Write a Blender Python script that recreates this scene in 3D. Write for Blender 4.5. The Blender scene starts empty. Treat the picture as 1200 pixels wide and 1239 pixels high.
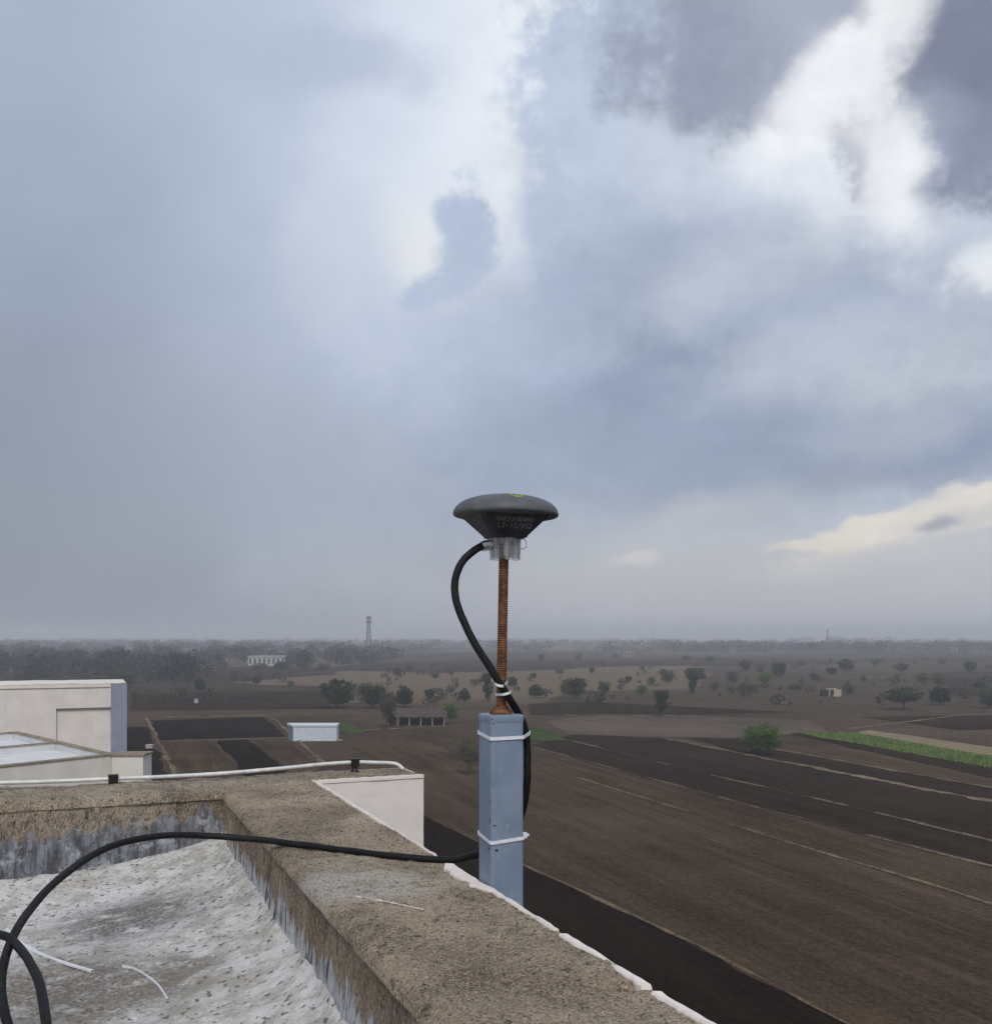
import bpy, math, random
import numpy as np
from mathutils import Vector, noise

sc = bpy.context.scene
COL = sc.collection
rad = math.radians
rng = np.random.default_rng(7)
random.seed(7)

# ------------------------------------------------------------------ camera, sky, sun, exposure
H = 15.0                                    # camera height above the plain
cam_d = bpy.data.cameras.new('camera')
cam = bpy.data.objects.new('camera', cam_d)
COL.objects.link(cam)
cam.location = (0, 0, H)
cam.rotation_euler = (rad(90), 0, 0)
cam_d.sensor_fit = 'HORIZONTAL'
cam_d.sensor_width = 36.0
cam_d.lens = 36.0
cam_d.shift_y = 0.1254
cam_d.clip_start = 0.05
cam_d.clip_end = 40000
sc.camera = cam

SUN_EL, SUN_AZ = 46.0, 172.0                # degrees; azimuth clockwise from +Y (behind the camera)
sun_d = bpy.data.lights.new('sun', 'SUN')
sun_d.energy = 1.5
sun_d.angle = rad(24)
sun_d.color = (1.0, 0.95, 0.88)
sun = bpy.data.objects.new('sun', sun_d)
COL.objects.link(sun)
sdir = Vector((math.sin(rad(SUN_AZ)) * math.cos(rad(SUN_EL)), math.cos(rad(SUN_AZ)) * math.cos(rad(SUN_EL)), math.sin(rad(SUN_EL))))
sun.rotation_euler = (-sdir).to_track_quat('-Z', 'Y').to_euler()
sun.location = (0, 0, 60)

sc.view_settings.view_transform = 'Standard'
sc.view_settings.look = 'None'
sc.view_settings.exposure = 0.35
sc.view_settings.gamma = 1.0
sc.cycles.use_denoising = True
sc.cycles.filter_width = 1.5
sc.cycles.max_bounces = 6
sc.cycles.volume_bounces = 1
sc.cycles.transparent_max_bounces = 12


def lin(r, g, b, k=1.0):
    def f(c):
        c = c / 255.0
        return c / 12.92 if c <= 0.04045 else ((c + 0.055) / 1.055) ** 2.4
    return (f(r) * k, f(g) * k, f(b) * k, 1.0)


def azel(px, py):
    az = math.atan((px - 600) / 1200)
    el = math.atan((770 - py) / 1200 * math.cos(az))
    return az, el


world = bpy.data.worlds.new('World')
sc.world = world
world.use_nodes = True
world.cycles.sampling_method = 'MANUAL'
world.cycles.sample_map_resolution = 256
wt = world.node_tree
wt.nodes.clear()
W = wt.nodes.new
L = wt.links.new


def wmath(op, a, b=None):
    n = W('ShaderNodeMath')
    n.operation = op
    for i, v in enumerate((a, b)):
        if v is None:
            continue
        if isinstance(v, (int, float)):
            n.inputs[i].default_value = v
        else:
            L(v, n.inputs[i])
    return n.outputs[0]


tc = W('ShaderNodeTexCoord')
sep = W('ShaderNodeSeparateXYZ')
L(tc.outputs['Generated'], sep.inputs[0])
az = wmath('ARCTAN2', sep.outputs[0], sep.outputs[1])
el = wmath('ARCSINE', sep.outputs[2])
ae = W('ShaderNodeCombineXYZ')
L(az, ae.inputs[0])
L(el, ae.inputs[1])


def warp(scale, detail, rough, amp, squash=1.0):
    mp = W('ShaderNodeMapping')
    mp.inputs['Scale'].default_value = (1, 1, squash)
    L(tc.outputs['Generated'], mp.inputs[0])
    n = W('ShaderNodeTexNoise')
    n.inputs['Scale'].default_value = scale
    n.inputs['Detail'].default_value = detail
    n.inputs['Roughness'].default_value = rough
    L(mp.outputs[0], n.inputs['Vector'])
    s = W('ShaderNodeVectorMath')
    s.operation = 'SUBTRACT'
    L(n.outputs['Color'], s.inputs[0])
    s.inputs[1].default_value = (0.5, 0.5, 0.5)
    m = W('ShaderNodeVectorMath')
    m.operation = 'SCALE'
    L(s.outputs[0], m.inputs[0])
    m.inputs['Scale'].default_value = amp
    a = W('ShaderNodeVectorMath')
    a.operation = 'ADD'
    L(ae.outputs[0], a.inputs[0])
    L(m.outputs[0], a.inputs[1])
    f = W('ShaderNodeVectorMath')
    f.operation = 'MULTIPLY'
    L(a.outputs[0], f.inputs[0])
    f.inputs[1].default_value = (1, 1, 0)
    return f.outputs[0], n.outputs['Fac']


warps = {'c': warp(13, 4, 0.5, 0.05)[0],       # cumulus edges
         'm': warp(7, 5, 0.5, 0.09)[0],         # torn medium edges
         'd': warp(40, 4, 0.5, 0.012)[0],
         's': warp(3.5, 3, 0.5, 0.12)[0]}       # broad soft
_, eb1 = warp(30, 9, 0.60, 0.0, 1.15)
_, eb2 = warp(9, 10, 0.58, 0.0, 1.35)
_, eb3 = warp(5, 6, 0.55, 0.0, 1.3)
_, eb4 = warp(80, 7, 0.62, 0.0, 1.0)
fineb = wmath('MULTIPLY', wmath('SUBTRACT', eb4, 0.5), 0.9)
erode = {'d': wmath('MULTIPLY', wmath('SUBTRACT', eb4, 0.5), 1.3), 'c': wmath('MULTIPLY', wmath('SUBTRACT', eb1, 0.5), 0.95), 'm': wmath('ADD', wmath('MULTIPLY', wmath('SUBTRACT', eb2, 0.5), 2.1), wmath('ADD', wmath('MULTIPLY', fineb, 0.4), wmath('MULTIPLY', wmath('SUBTRACT', eb1, 0.5), 0.9))),
         's': wmath('MULTIPLY', wmath('SUBTRACT', eb3, 0.5), 1.2)}

ramp = W('ShaderNodeValToRGB')
mr = W('ShaderNodeMapRange')
L(el, mr.inputs['Value'])
mr.inputs['From Min'].default_value = -0.1
mr.inputs['From Max'].default_value = 1.5
L(mr.outputs[0], ramp.inputs[0])
cr = ramp.color_ramp
stops = [(0.0, (140, 143, 150)), (0.065, (150, 154, 163)), (0.12, (157, 164, 178)), (0.22, (166, 176, 198)),
         (0.40, (172, 183, 207)), (1.0, (176, 184, 202))]
cr.elements[0].position = stops[0][0]
cr.elements[0].color = lin(*stops[0][1])
cr.elements[1].position = stops[-1][0]
cr.elements[1].color = lin(*stops[-1][1])
for p, c in stops[1:-1]:
    e = cr.elements.new(p)
    e.color = lin(*c)
cur = ramp.outputs[0]


def mixc(a, b, fac):
    m = W('ShaderNodeMix')
    m.data_type = 'RGBA'
    if isinstance(fac, float):
        m.inputs[0].default_value = fac
    else:
        L(fac, m.inputs[0])
    for i, v in ((6, a), (7, b)):
        if isinstance(v, tuple):
            m.inputs[i].default_value = v
        else:
            L(v, m.inputs[i])
    return m.outputs[2]


# general broken overcast all round: large soft lighter and darker areas
_, nf = warp(2.6, 7, 0.55, 0.0, 1.6)
nr = W('ShaderNodeMapRange')
L(nf, nr.inputs['Value'])
nr.inputs['From Min'].default_value = 0.35
nr.inputs['From Max'].default_value = 0.68
gen = mixc(lin(152, 160, 180), lin(196, 204, 220), nr.outputs[0])
cur = mixc(cur, gen, 0.30)


def blob(cx, cy, rx, ry, rot, soft, col, op, w):
    global cur
    a0, e0 = azel(cx, cy)
    mp = W('ShaderNodeMapping')
    mp.vector_type = 'TEXTURE'
    mp.inputs['Location'].default_value = (a0, e0, 0)
    mp.inputs['Rotation'].default_value = (0, 0, rad(rot))
    mp.inputs['Scale'].default_value = (rx / 1200, ry / 1200, 1)
    L(warps[w], mp.inputs[0])
    ln = W('ShaderNodeVectorMath')
    ln.operation = 'LENGTH'
    L(mp.outputs[0], ln.inputs[0])
    r = W('ShaderNodeMapRange')
    r.interpolation_type = 'SMOOTHSTEP'
    L(wmath('ADD', ln.outputs['Value'], erode[w]), r.inputs['Value'])
    r.inputs['From Min'].default_value = 1 - soft
    r.inputs['From Max'].default_value = 1 + soft
    r.inputs['To Min'].default_value = op
    r.inputs['To Max'].default_value = 0.0
    cur = mixc(cur, lin(*col), r.outputs[0])


BLOBS = [
    # rain-grey veil to the left, denser towards the horizon
    (-220, 800, 700, 340, 0, 0.98, (120, 128, 143), 0.85, 's'),
    (430, 640, 420, 170, 0, 0.98, (158, 167, 184), 0.5, 's'),
    # the bright opening
    (600, 120, 270, 360, -6, 1.0, (208, 219, 238), 0.95, 's'),
    (625, 90, 150, 270, -8, 0.95, (232, 239, 249), 0.95, 's'),
    (535, 295, 120, 120, 0, 1.0, (226, 233, 244), 0.75, 's'),
    (410, 75, 95, 34, -6, 0.8, (180, 190, 213), 0.7, 'm'),
    (640, 130, 70, 230, -12, 0.8, (240, 245, 251), 0.8, 's'),
    # the towering cloud on the right with its lit left edge
    (968, 310, 347, 540, 0, 0.15, (188, 201, 223), 0.95, 'c'),
    (700, 430, 120, 190, 0, 1.0, (182, 193, 213), 0.75, 's'),
    (985, 215, 200, 130, 0, 1.0, (222, 229, 240), 0.9, 's'),
    (800, 400, 190, 110, 10, 0.9, (166, 177, 199), 0.95, 'm'),
    (850, 440, 240, 120, 6, 0.95, (150, 161, 183), 0.9, 's'),
    (850, 475, 240, 85, 8, 0.9, (150, 162, 186), 0.97, 'm'),
    (900, 330, 150, 45, 20, 0.9, (198, 206, 221), 0.7, 'm'),
    (1060, 390, 120, 60, 15, 0.8, (176, 186, 206), 0.8, 'm'),
    (1165, 400, 90, 50, 20, 0.8, (168, 177, 198), 0.85, 'm'),
    (1010, 440, 130, 40, 10, 0.9, (192, 199, 213), 0.8, 'm'),
    (1130, 470, 90, 30, 12, 0.8, (200, 205, 215), 0.7, 'm'),
    (1180, 520, 90, 40, 14, 0.8, (140, 151, 176), 0.9, 'm'),
    (960, 570, 340, 46, 6, 0.8, (140, 152, 177), 0.97, 'm'),
    (700, 585, 240, 60, 0, 1.0, (156, 167, 188), 0.7, 's'),
    (1080, 520, 110, 26, 12, 0.9, (178, 186, 202), 0.75, 'm'),
    # white breaks top right
    (985, 130, 80, 60, 25, 0.8, (242, 245, 250), 0.95, 'm'),
    (1040, 75, 60, 50, 0, 0.9, (236, 240, 247), 0.9, 'm'),
    (1080, 240, 34, 80, 14, 0.8, (242, 244, 248), 0.9, 'm'),
    (1010, 215, 70, 40, 0, 0.9, (234, 239, 246), 0.8, 'm'),
    (1188, 335, 36, 24, 0, 0.6, (238, 240, 244), 0.95, 'm'),
    (1140, 280, 60, 40, 0, 0.9, (202, 210, 224), 0.7, 'm'),
    # dark clouds along the top
    (868, 22, 140, 80, 4, 0.38, (158, 167, 185), 0.95, 'm'),
    (860, 62, 95, 60, 10, 0.6, (148, 157, 175), 0.92, 'm'),
    (1135, 72, 108, 138, 0, 0.34, (138, 144, 164), 0.97, 'm'),
    (1180, 90, 70, 70, 0, 0.8, (124, 130, 150), 0.9, 'm'),
    (965, 18, 85, 52, 0, 0.6, (172, 180, 197), 0.9, 'm'),
    (1165, 185, 80, 44, 0, 0.6, (136, 143, 164), 0.9, 'm'),
    (1100, 150, 40, 40, 0, 0.8, (160, 168, 188), 0.8, 'm'),
    (1078, 28, 30, 32, 0, 0.7, (250, 251, 254), 0.9, 'm'),
    (1022, 96, 44, 32, 0, 0.6, (250, 251, 254), 0.95, 'm'),
    (1066, 170, 26, 36, 0, 0.8, (244, 246, 250), 0.85, 'm'),
    (1005, 120, 52, 26, 30, 0.8, (246, 248, 252), 0.9, 'm'),
    (1075, 225, 26, 60, 14, 0.8, (244, 246, 250), 0.9, 'm'),
    # pale clearing above the right horizon with creamy cumulus
    (1010, 705, 430, 75, 4, 0.8, (195, 195, 199), 0.92, 's'),
    (720, 715, 260, 70, 0, 1.0, (184, 187, 194), 0.75, 's'),
    (1110, 638, 115, 22, 12, 0.30, (220, 217, 212), 0.92, 'm'),
    (1185, 612, 60, 20, 10, 0.45, (222, 219, 214), 0.92, 'm'),
    (1080, 638, 95, 17, 14, 0.25, (230, 224, 215), 0.95, 'c'),
    (1175, 606, 45, 16, 10, 0.25, (230, 225, 217), 0.95, 'c'),
    (985, 664, 44, 8, 6, 0.5, (226, 219, 210), 0.95, 'c'),
    (1120, 668, 140, 10, 4, 1.0, (198, 199, 204), 0.9, 'm'),
    (1160, 630, 50, 12, 8, 0.9, (206, 204, 204), 0.8, 'c'),
    (775, 671, 26, 8, 4, 0.7, (212, 210, 211), 0.85, 'c'),
    (855, 628, 80, 18, 8, 1.0, (190, 192, 199), 0.7, 'm'),
    (1135, 634, 15, 8, 0, 0.6, (160, 166, 180), 0.85, 'c'),
    # the small dark cloud in the opening with glowing rims
    (500, 305, 50, 46, 0, 0.75, (240, 242, 244), 0.9, 'm'),
    (615, 250, 20, 70, 0, 0.9, (238, 242, 247), 0.7, 'm'),
    (541, 257, 19, 18, 0, 0.5, (181, 194, 217), 0.9, 'd'),
    (568, 256, 28, 20, 0, 0.5, (181, 194, 217), 0.9, 'd'),
    (580, 288, 23, 36, 0, 0.5, (181, 194, 217), 0.9, 'd'),
    (557, 284, 20, 24, 0, 0.5, (181, 194, 217), 0.9, 'd'),
    (562, 322, 32, 30, 0, 0.5, (181, 194, 217), 0.9, 'd'),
    (527, 352, 36, 20, 20, 0.5, (181, 194, 217), 0.9, 'd'),
    (503, 362, 19, 13, 10, 0.5, (181, 194, 217), 0.9, 'd'),
    (565, 420, 130, 60, 0, 1.0, (186, 197, 218), 0.7, 'm'),
    (430, 330, 60, 60, 0, 1.0, (190, 201, 221), 0.5, 'm'),
]
for bargs in BLOBS:
    blob(*bargs)

# wisps and billows inside the broken clouds: finer light and dark, fading into the smooth rain veil
_, tf = warp(11, 9, 0.62, 0.0, 1.5)
_, tf2 = warp(34, 7, 0.6, 0.0, 1.5)
veil = W('ShaderNodeMapRange')
veil.interpolation_type = 'SMOOTHSTEP'
L(az, veil.inputs['Value'])
veil.inputs['From Min'].default_value = -0.20
veil.inputs['From Max'].default_value = 0.20
veil.inputs['To Min'].default_value = 0.12
veil.inputs['To Max'].default_value = 1.0
low = W('ShaderNodeMapRange')
low.interpolation_type = 'SMOOTHSTEP'
L(el, low.inputs['Value'])
low.inputs['From Min'].default_value = 0.02
low.inputs['From Max'].default_value = 0.16
mod = wmath('ADD', wmath('MULTIPLY', wmath('SUBTRACT', tf, 0.5), 0.38), wmath('MULTIPLY', wmath('SUBTRACT', tf2, 0.5), 0.16))
mod = wmath('ADD', wmath('MULTIPLY', mod, wmath('MULTIPLY', veil.outputs[0], low.outputs[0])), 1.0)
mm = W('ShaderNodeVectorMath')
mm.operation = 'SCALE'
L(cur, mm.inputs[0])
L(mod, mm.inputs['Scale'])
cur = mm.outputs[0]

sky = W('ShaderNodeTexSky')
sky.sky_type = 'NISHITA'
sky.sun_disc = False
sky.sun_elevation = rad(SUN_EL)
sky.sun_rotation = rad(SUN_AZ)
sky.altitude = 300
sky.air_density = 1.4
sky.dust_density = 3.0
x10 = W('ShaderNodeVectorMath')
x10.operation = 'SCALE'
L(cur, x10.inputs[0])
x10.inputs['Scale'].default_value = 10.0 / 2 ** 0.35
fin = mixc(sky.outputs[0], x10.outputs[0], 0.94)
bg = W('ShaderNodeBackground')
bg.inputs['Strength'].default_value = 0.1
L(fin, bg.inputs['Color'])
wo = W('ShaderNodeOutputWorld')
L(bg.outputs[0], wo.inputs['Surface'])

# ------------------------------------------------------------------ helpers
def gpt(px, py):
    """where the sight line through a point of the photo meets the plain"""
    Y = H * 1200.0 / (py - 770.0)
    return ((px - 600.0) / 1200.0 * Y, Y)


def P(px, py, Y):
    return Vector(((px - 600.0) / 1200.0 * Y, Y, H + (770.0 - py) / 1200.0 * Y))


CA, SA = math.cos(rad(22.8)), math.sin(rad(22.8))


def B(a, b, z):
    """building axes: a along the near parapet, b outwards across it, z from camera height"""
    return (-a * SA + b * CA, a * CA + b * SA, H + z)


def PA(px, py, a):
    """point on the vertical plane at building coordinate a"""
    k = (px - 600.0) / 1200.0
    Y = a / (CA - k * SA)
    return P(px, py, Y)


def mesh(name, v, f, mat=None, parent=None, smooth=False):
    me = bpy.data.meshes.new(name)
    me.from_pydata([tuple(p) for p in v], [], [tuple(p) for p in f])
    if smooth:
        me.polygons.foreach_set('use_smooth', [True] * len(me.polygons))
    me.update()
    o = bpy.data.objects.new(name, me)
    COL.objects.link(o)
    if mat:
        me.materials.append(mat)
    if parent:
        o.parent = parent
    return o


def tag(o, label=None, cat=None, group=None, kind=None):
    if label:
        o['label'] = label
    if cat:
        o['category'] = cat
    if group:
        o['group'] = group
    if kind:
        o['kind'] = kind
    return o


def empty(name, loc, label, cat, group=None, rz=0.0):
    o = bpy.data.objects.new(name, None)
    COL.objects.link(o)
    o.location = loc
    o.rotation_euler = (0, 0, rz)
    o.empty_display_size = 0.1
    return tag(o, label, cat, group)


def settle(o, parent):
    """parent while keeping world coordinates that were baked into the mesh"""
    o.parent = parent
    o.matrix_parent_inverse = parent_matrix(parent).inverted()
    return o


def parent_matrix(p):
    from mathutils import Matrix, Euler
    return Matrix.Translation(p.location) @ Euler(p.rotation_euler).to_matrix().to_4x4()


class MB:
    """collects shapes in one mesh"""
    def __init__(self):
        self.v, self.f = [], []

    def add(self, v, f):
        n = len(self.v)
        self.v += [tuple(p) for p in v]
        self.f += [tuple(i + n for i in q) for q in f]

    def box(self, x0, x1, y0, y1, z0, z1):
        v = [(x, y, z) for x in (x0, x1) for y in (y0, y1) for z in (z0, z1)]
        self.add(v, [(0, 1, 3, 2), (4, 6, 7, 5), (0, 4, 5, 1), (2, 3, 7, 6), (0, 2, 6, 4), (1, 5, 7, 3)])

    def boxT(self, x0, x1, y0, y1, z0, z1, T):
        v = [T(x, y, z) for x in (x0, x1) for y in (y0, y1) for z in (z0, z1)]
        self.add(v, [(0, 1, 3, 2), (4, 6, 7, 5), (0, 4, 5, 1), (2, 3, 7, 6), (0, 2, 6, 4), (1, 5, 7, 3)])

    def tube(self, pts, r, sides=8, cap=True):
        pts = [Vector(p) for p in pts]
        rs = r if isinstance(r, (list, tuple)) else [r] * len(pts)
        up = None
        ring = []
        n0 = len(self.v)
        for i, p in enumerate(pts):
            t = (pts[min(i + 1, len(pts) - 1)] - pts[max(i - 1, 0)]).normalized()
            if up is None:
                up = t.orthogonal().normalized()
            up = (up - t * up.dot(t)).normalized()
            w = t.cross(up)
            for k in range(sides):
                th = 2 * math.pi * k / sides
                self.v.append(tuple(p + (up * math.cos(th) + w * math.sin(th)) * rs[i]))
        for i in range(len(pts) - 1):
            for k in range(sides):
                a = n0 + i * sides + k
                b = n0 + i * sides + (k + 1) % sides
                self.f.append((a, b, b + sides, a + sides))
        if cap:
            self.f.append(tuple(n0 + k for k in range(sides))[::-1])
            self.f.append(tuple(n0 + (len(pts) - 1) * sides + k for k in range(sides)))

    def lathe(self, prof, c=(0, 0), seg=48, T=None):
        n0 = len(self.v)
        for r, z in prof:
            for k in range(seg):
                th = 2 * math.pi * k / seg
                p = (c[0] + r * math.cos(th), c[1] + r * math.sin(th), z)
                self.v.append(T(p) if T else p)
        for i in range(len(prof) - 1):
            for k in range(seg):
                a = n0 + i * seg + k
                b = n0 + i * seg + (k + 1) % seg
                self.f.append((a, b, b + seg, a + seg))

    def build(self, name, mat, parent=None, smooth=False):
        return mesh(name, self.v, self.f, mat, parent, smooth)


def spline(pts, n=8):
    pts = [Vector(p) for p in pts]
    q = [pts[0] * 2 - pts[1]] + pts + [pts[-1] * 2 - pts[-2]]
    out = []
    for i in range(1, len(q) - 2):
        for k in range(n):
            t = k / n
            a, b, c, d = q[i - 1], q[i], q[i + 1], q[i + 2]
            out.append(0.5 * ((2 * b) + (c - a) * t + (2 * a - 5 * b + 4 * c - d) * t * t + (3 * b - a - 3 * c + d) * t ** 3))
    out.append(pts[-1])
    return out


def fb(x, y, z, o=4):
    return noise.fractal(Vector((x, y, z)), 1.0, 2.0, o)


# ------------------------------------------------------------------ materials
class Mat:
    def __init__(self, name, rough=0.9, spec=0.25):
        self.m = bpy.data.materials.new(name)
        self.m.use_nodes = True
        self.t = self.m.node_tree
        self.b = self.t.nodes['Principled BSDF']
        self.b.inputs['Roughness'].default_value = rough
        self.b.inputs['Specular IOR Level'].default_value = spec
        self.tc = self.t.nodes.new('ShaderNodeTexCoord')
        self.geo = None

    def n(self, typ, **kw):
        nd = self.t.nodes.new(typ)
        for k, v in kw.items():
            setattr(nd, k, v)
        return nd

    def l(self, a, b):
        self.t.links.new(a, b)

    def pos(self, scale=(1, 1, 1), rot=(0, 0, 0), coord='Object'):
        src = self.tc.outputs[coord]
        if rot != (0, 0, 0):
            m0 = self.n('ShaderNodeMapping')
            m0.inputs['Rotation'].default_value = rot
            self.l(src, m0.inputs[0])
            src = m0.outputs[0]
        mp = self.n('ShaderNodeMapping')
        mp.inputs['Scale'].default_value = scale
        self.l(src, mp.inputs[0])
        return mp.outputs[0]

    def noise(self, scale, detail=6, rough=0.6, vec=None, dist=0.0):
        nd = self.n('ShaderNodeTexNoise')
        nd.inputs['Scale'].default_value = scale
        nd.inputs['Detail'].default_value = detail
        nd.inputs['Roughness'].default_value = rough
        nd.inputs['Distortion'].default_value = dist
        self.l(vec if vec else self.tc.outputs['Object'], nd.inputs['Vector'])
        return nd.outputs['Fac']

    def rng(self, v, a, b, c=0.0, d=1.0, smooth=True):
        r = self.n('ShaderNodeMapRange')
        r.interpolation_type = 'SMOOTHSTEP' if smooth else 'LINEAR'
        self.l(v, r.inputs['Value'])
        for i, x in zip(('From Min', 'From Max', 'To Min', 'To Max'), (a, b, c, d)):
            r.inputs[i].default_value = x
        return r.outputs[0]

    def mix(self, a, b, f):
        m = self.n('ShaderNodeMix', data_type='RGBA')
        if isinstance(f, (int, float)):
            m.inputs[0].default_value = f
        else:
            self.l(f, m.inputs[0])
        for i, v in ((6, a), (7, b)):
            if isinstance(v, tuple):
                m.inputs[i].default_value = v if len(v) == 4 else v + (1.0,)
            else:
                self.l(v, m.inputs[i])
        return m.outputs[2]

    def mul(self, a, b, op='MULTIPLY'):
        m = self.n('ShaderNodeMath', operation=op)
        for i, v in enumerate((a, b)):
            if isinstance(v, (int, float)):
                m.inputs[i].default_value = v
            else:
                self.l(v, m.inputs[i])
        return m.outputs[0]

    def col(self, c):
        if isinstance(c, tuple):
            self.b.inputs['Base Color'].default_value = c if len(c) == 4 else c + (1.0,)
        else:
            self.l(c, self.b.inputs['Base Color'])
        return self

    def bump(self, h, strength=0.4, dist=0.01):
        bp = self.n('ShaderNodeBump')
        bp.inputs['Strength'].default_value = strength
        bp.inputs['Distance'].default_value = dist
        self.l(h, bp.inputs['Height'])
        self.l(bp.outputs[0], self.b.inputs['Normal'])
        return self


def plain(name, c, rough=0.7, var=0.15, scale=20, metal=0.0, spec=0.3, bump=0.0):
    m = Mat(name, rough, spec)
    f = m.noise(scale, 5, 0.6)
    d = tuple(x * (1 - var * 1.6) for x in c)
    e = tuple(min(1, x * (1 + var)) for x in c)
    m.col(m.mix(d, e, m.rng(f, 0.3, 0.7)))
    m.b.inputs['Metallic'].default_value = metal
    if bump:
        m.bump(f, bump, 0.002)
    return m.m


# weathered bare cement render: brown-grey, dark pits, pale sandy grains
def cement(name, tint=(1, 1, 1), whitish=0.0, stretch=(1, 1, 1)):
    m = Mat(name, 0.95, 0.15)
    v = m.pos(stretch, coord='Object')
    big = m.noise(5, 5, 0.6, v)
    mid = m.noise(38, 6, 0.7, v)
    fine = m.noise(260, 5, 0.75, v)
    t = lambda r, g, b: (r * tint[0], g * tint[1], b * tint[2])
    c = m.mix(t(0.23, 0.178, 0.120), t(0.45, 0.365, 0.262), m.rng(big, 0.34, 0.66))
    pale = m.noise(2.4, 6, 0.65, v)
    c = m.mix(c, t(0.54, 0.46, 0.35), m.rng(pale, 0.52, 0.66, 0, 0.7))
    lich = m.noise(11, 7, 0.7, v)
    c = m.mix(c, t(0.105, 0.095, 0.085), m.rng(lich, 0.55, 0.66, 0, 0.65))
    c = m.mix(c, t(0.68, 0.58, 0.44), m.rng(fine, 0.51, 0.62, 0, 0.75))
    c = m.mix(c, t(0.12, 0.098, 0.08), m.rng(mid, 0.45, 0.33, 0, 0.8))
    c = m.mix(c, t(0.055, 0.045, 0.037), m.rng(fine, 0.47, 0.37, 0, 0.9))
    gr = m.noise(110, 2, 0.5, v)
    vc = m.n('ShaderNodeTexVoronoi', feature='DISTANCE_TO_EDGE')
    vc.inputs['Scale'].default_value = 5.5
    wob = m.n('ShaderNodeTexNoise')
    wob.inputs['Scale'].default_value = 14
    wob.inputs['Detail'].default_value = 6
    m.l(v, wob.inputs['Vector'])
    wa = m.n('ShaderNodeVectorMath', operation='MULTIPLY_ADD')
    m.l(wob.outputs['Color'], wa.inputs[0])
    wa.inputs[1].default_value = (0.22, 0.22, 0.22)
    m.l(v, wa.inputs[2])
    m.l(wa.outputs[0], vc.inputs['Vector'])
    crack = m.mul(m.rng(vc.outputs['Distance'], 0.010, 0.002), m.rng(m.noise(3.1, 3, 0.5, v), 0.50, 0.58))
    c = m.mix(c, t(0.04, 0.034, 0.03), m.mul(crack, 0.85))
    c = m.mix(c, t(0.05, 0.042, 0.037), m.rng(gr, 0.36, 0.29, 0, 0.8))
    if whitish:
        wv = m.noise(9, 5, 0.6, v)
        c = m.mix(c, (0.48, 0.46, 0.43), m.mul(m.rng(wv, 0.50, 0.66), whitish))
    m.col(c)
    hgt = m.mul(m.mul(fine, 0.55), m.mul(gr, 0.9), 'ADD')
    m.bump(hgt, 1.0, 0.010)
    return m


M = {}


def parapet_top_mat():
    m = cement('cement_top')
    # worn pale scrape across the top about where the cable rests, with its own ragged shape
    sep_ = m.n('ShaderNodeSeparateXYZ')
    m.l(m.tc.outputs['Object'], sep_.inputs[0])
    src = m.b.inputs['Base Color'].links[0].from_socket
    wv = m.noise(13, 6, 0.65)
    mp = m.n('ShaderNodeMapping', vector_type='TEXTURE')
    mp.inputs['Location'].default_value = (-0.27, 1.79, H - 0.45)
    mp.inputs['Rotation'].default_value = (0, 0, rad(4))
    mp.inputs['Scale'].default_value = (0.20, 0.12, 1.0)
    m.l(m.tc.outputs['Object'], mp.inputs[0])
    ln = m.n('ShaderNodeVectorMath', operation='LENGTH')
    m.l(mp.outputs[0], ln.inputs[0])
    f = m.mul(m.rng(ln.outputs['Value'], 1.2, 0.55), m.rng(wv, 0.36, 0.50))
    fine = m.noise(170, 4, 0.7)
    f = m.mul(f, m.rng(fine, 0.36, 0.56))
    m.col(m.mix(src, (0.56, 0.53, 0.47), m.mul(f, 0.95)))
    return m.m


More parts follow.
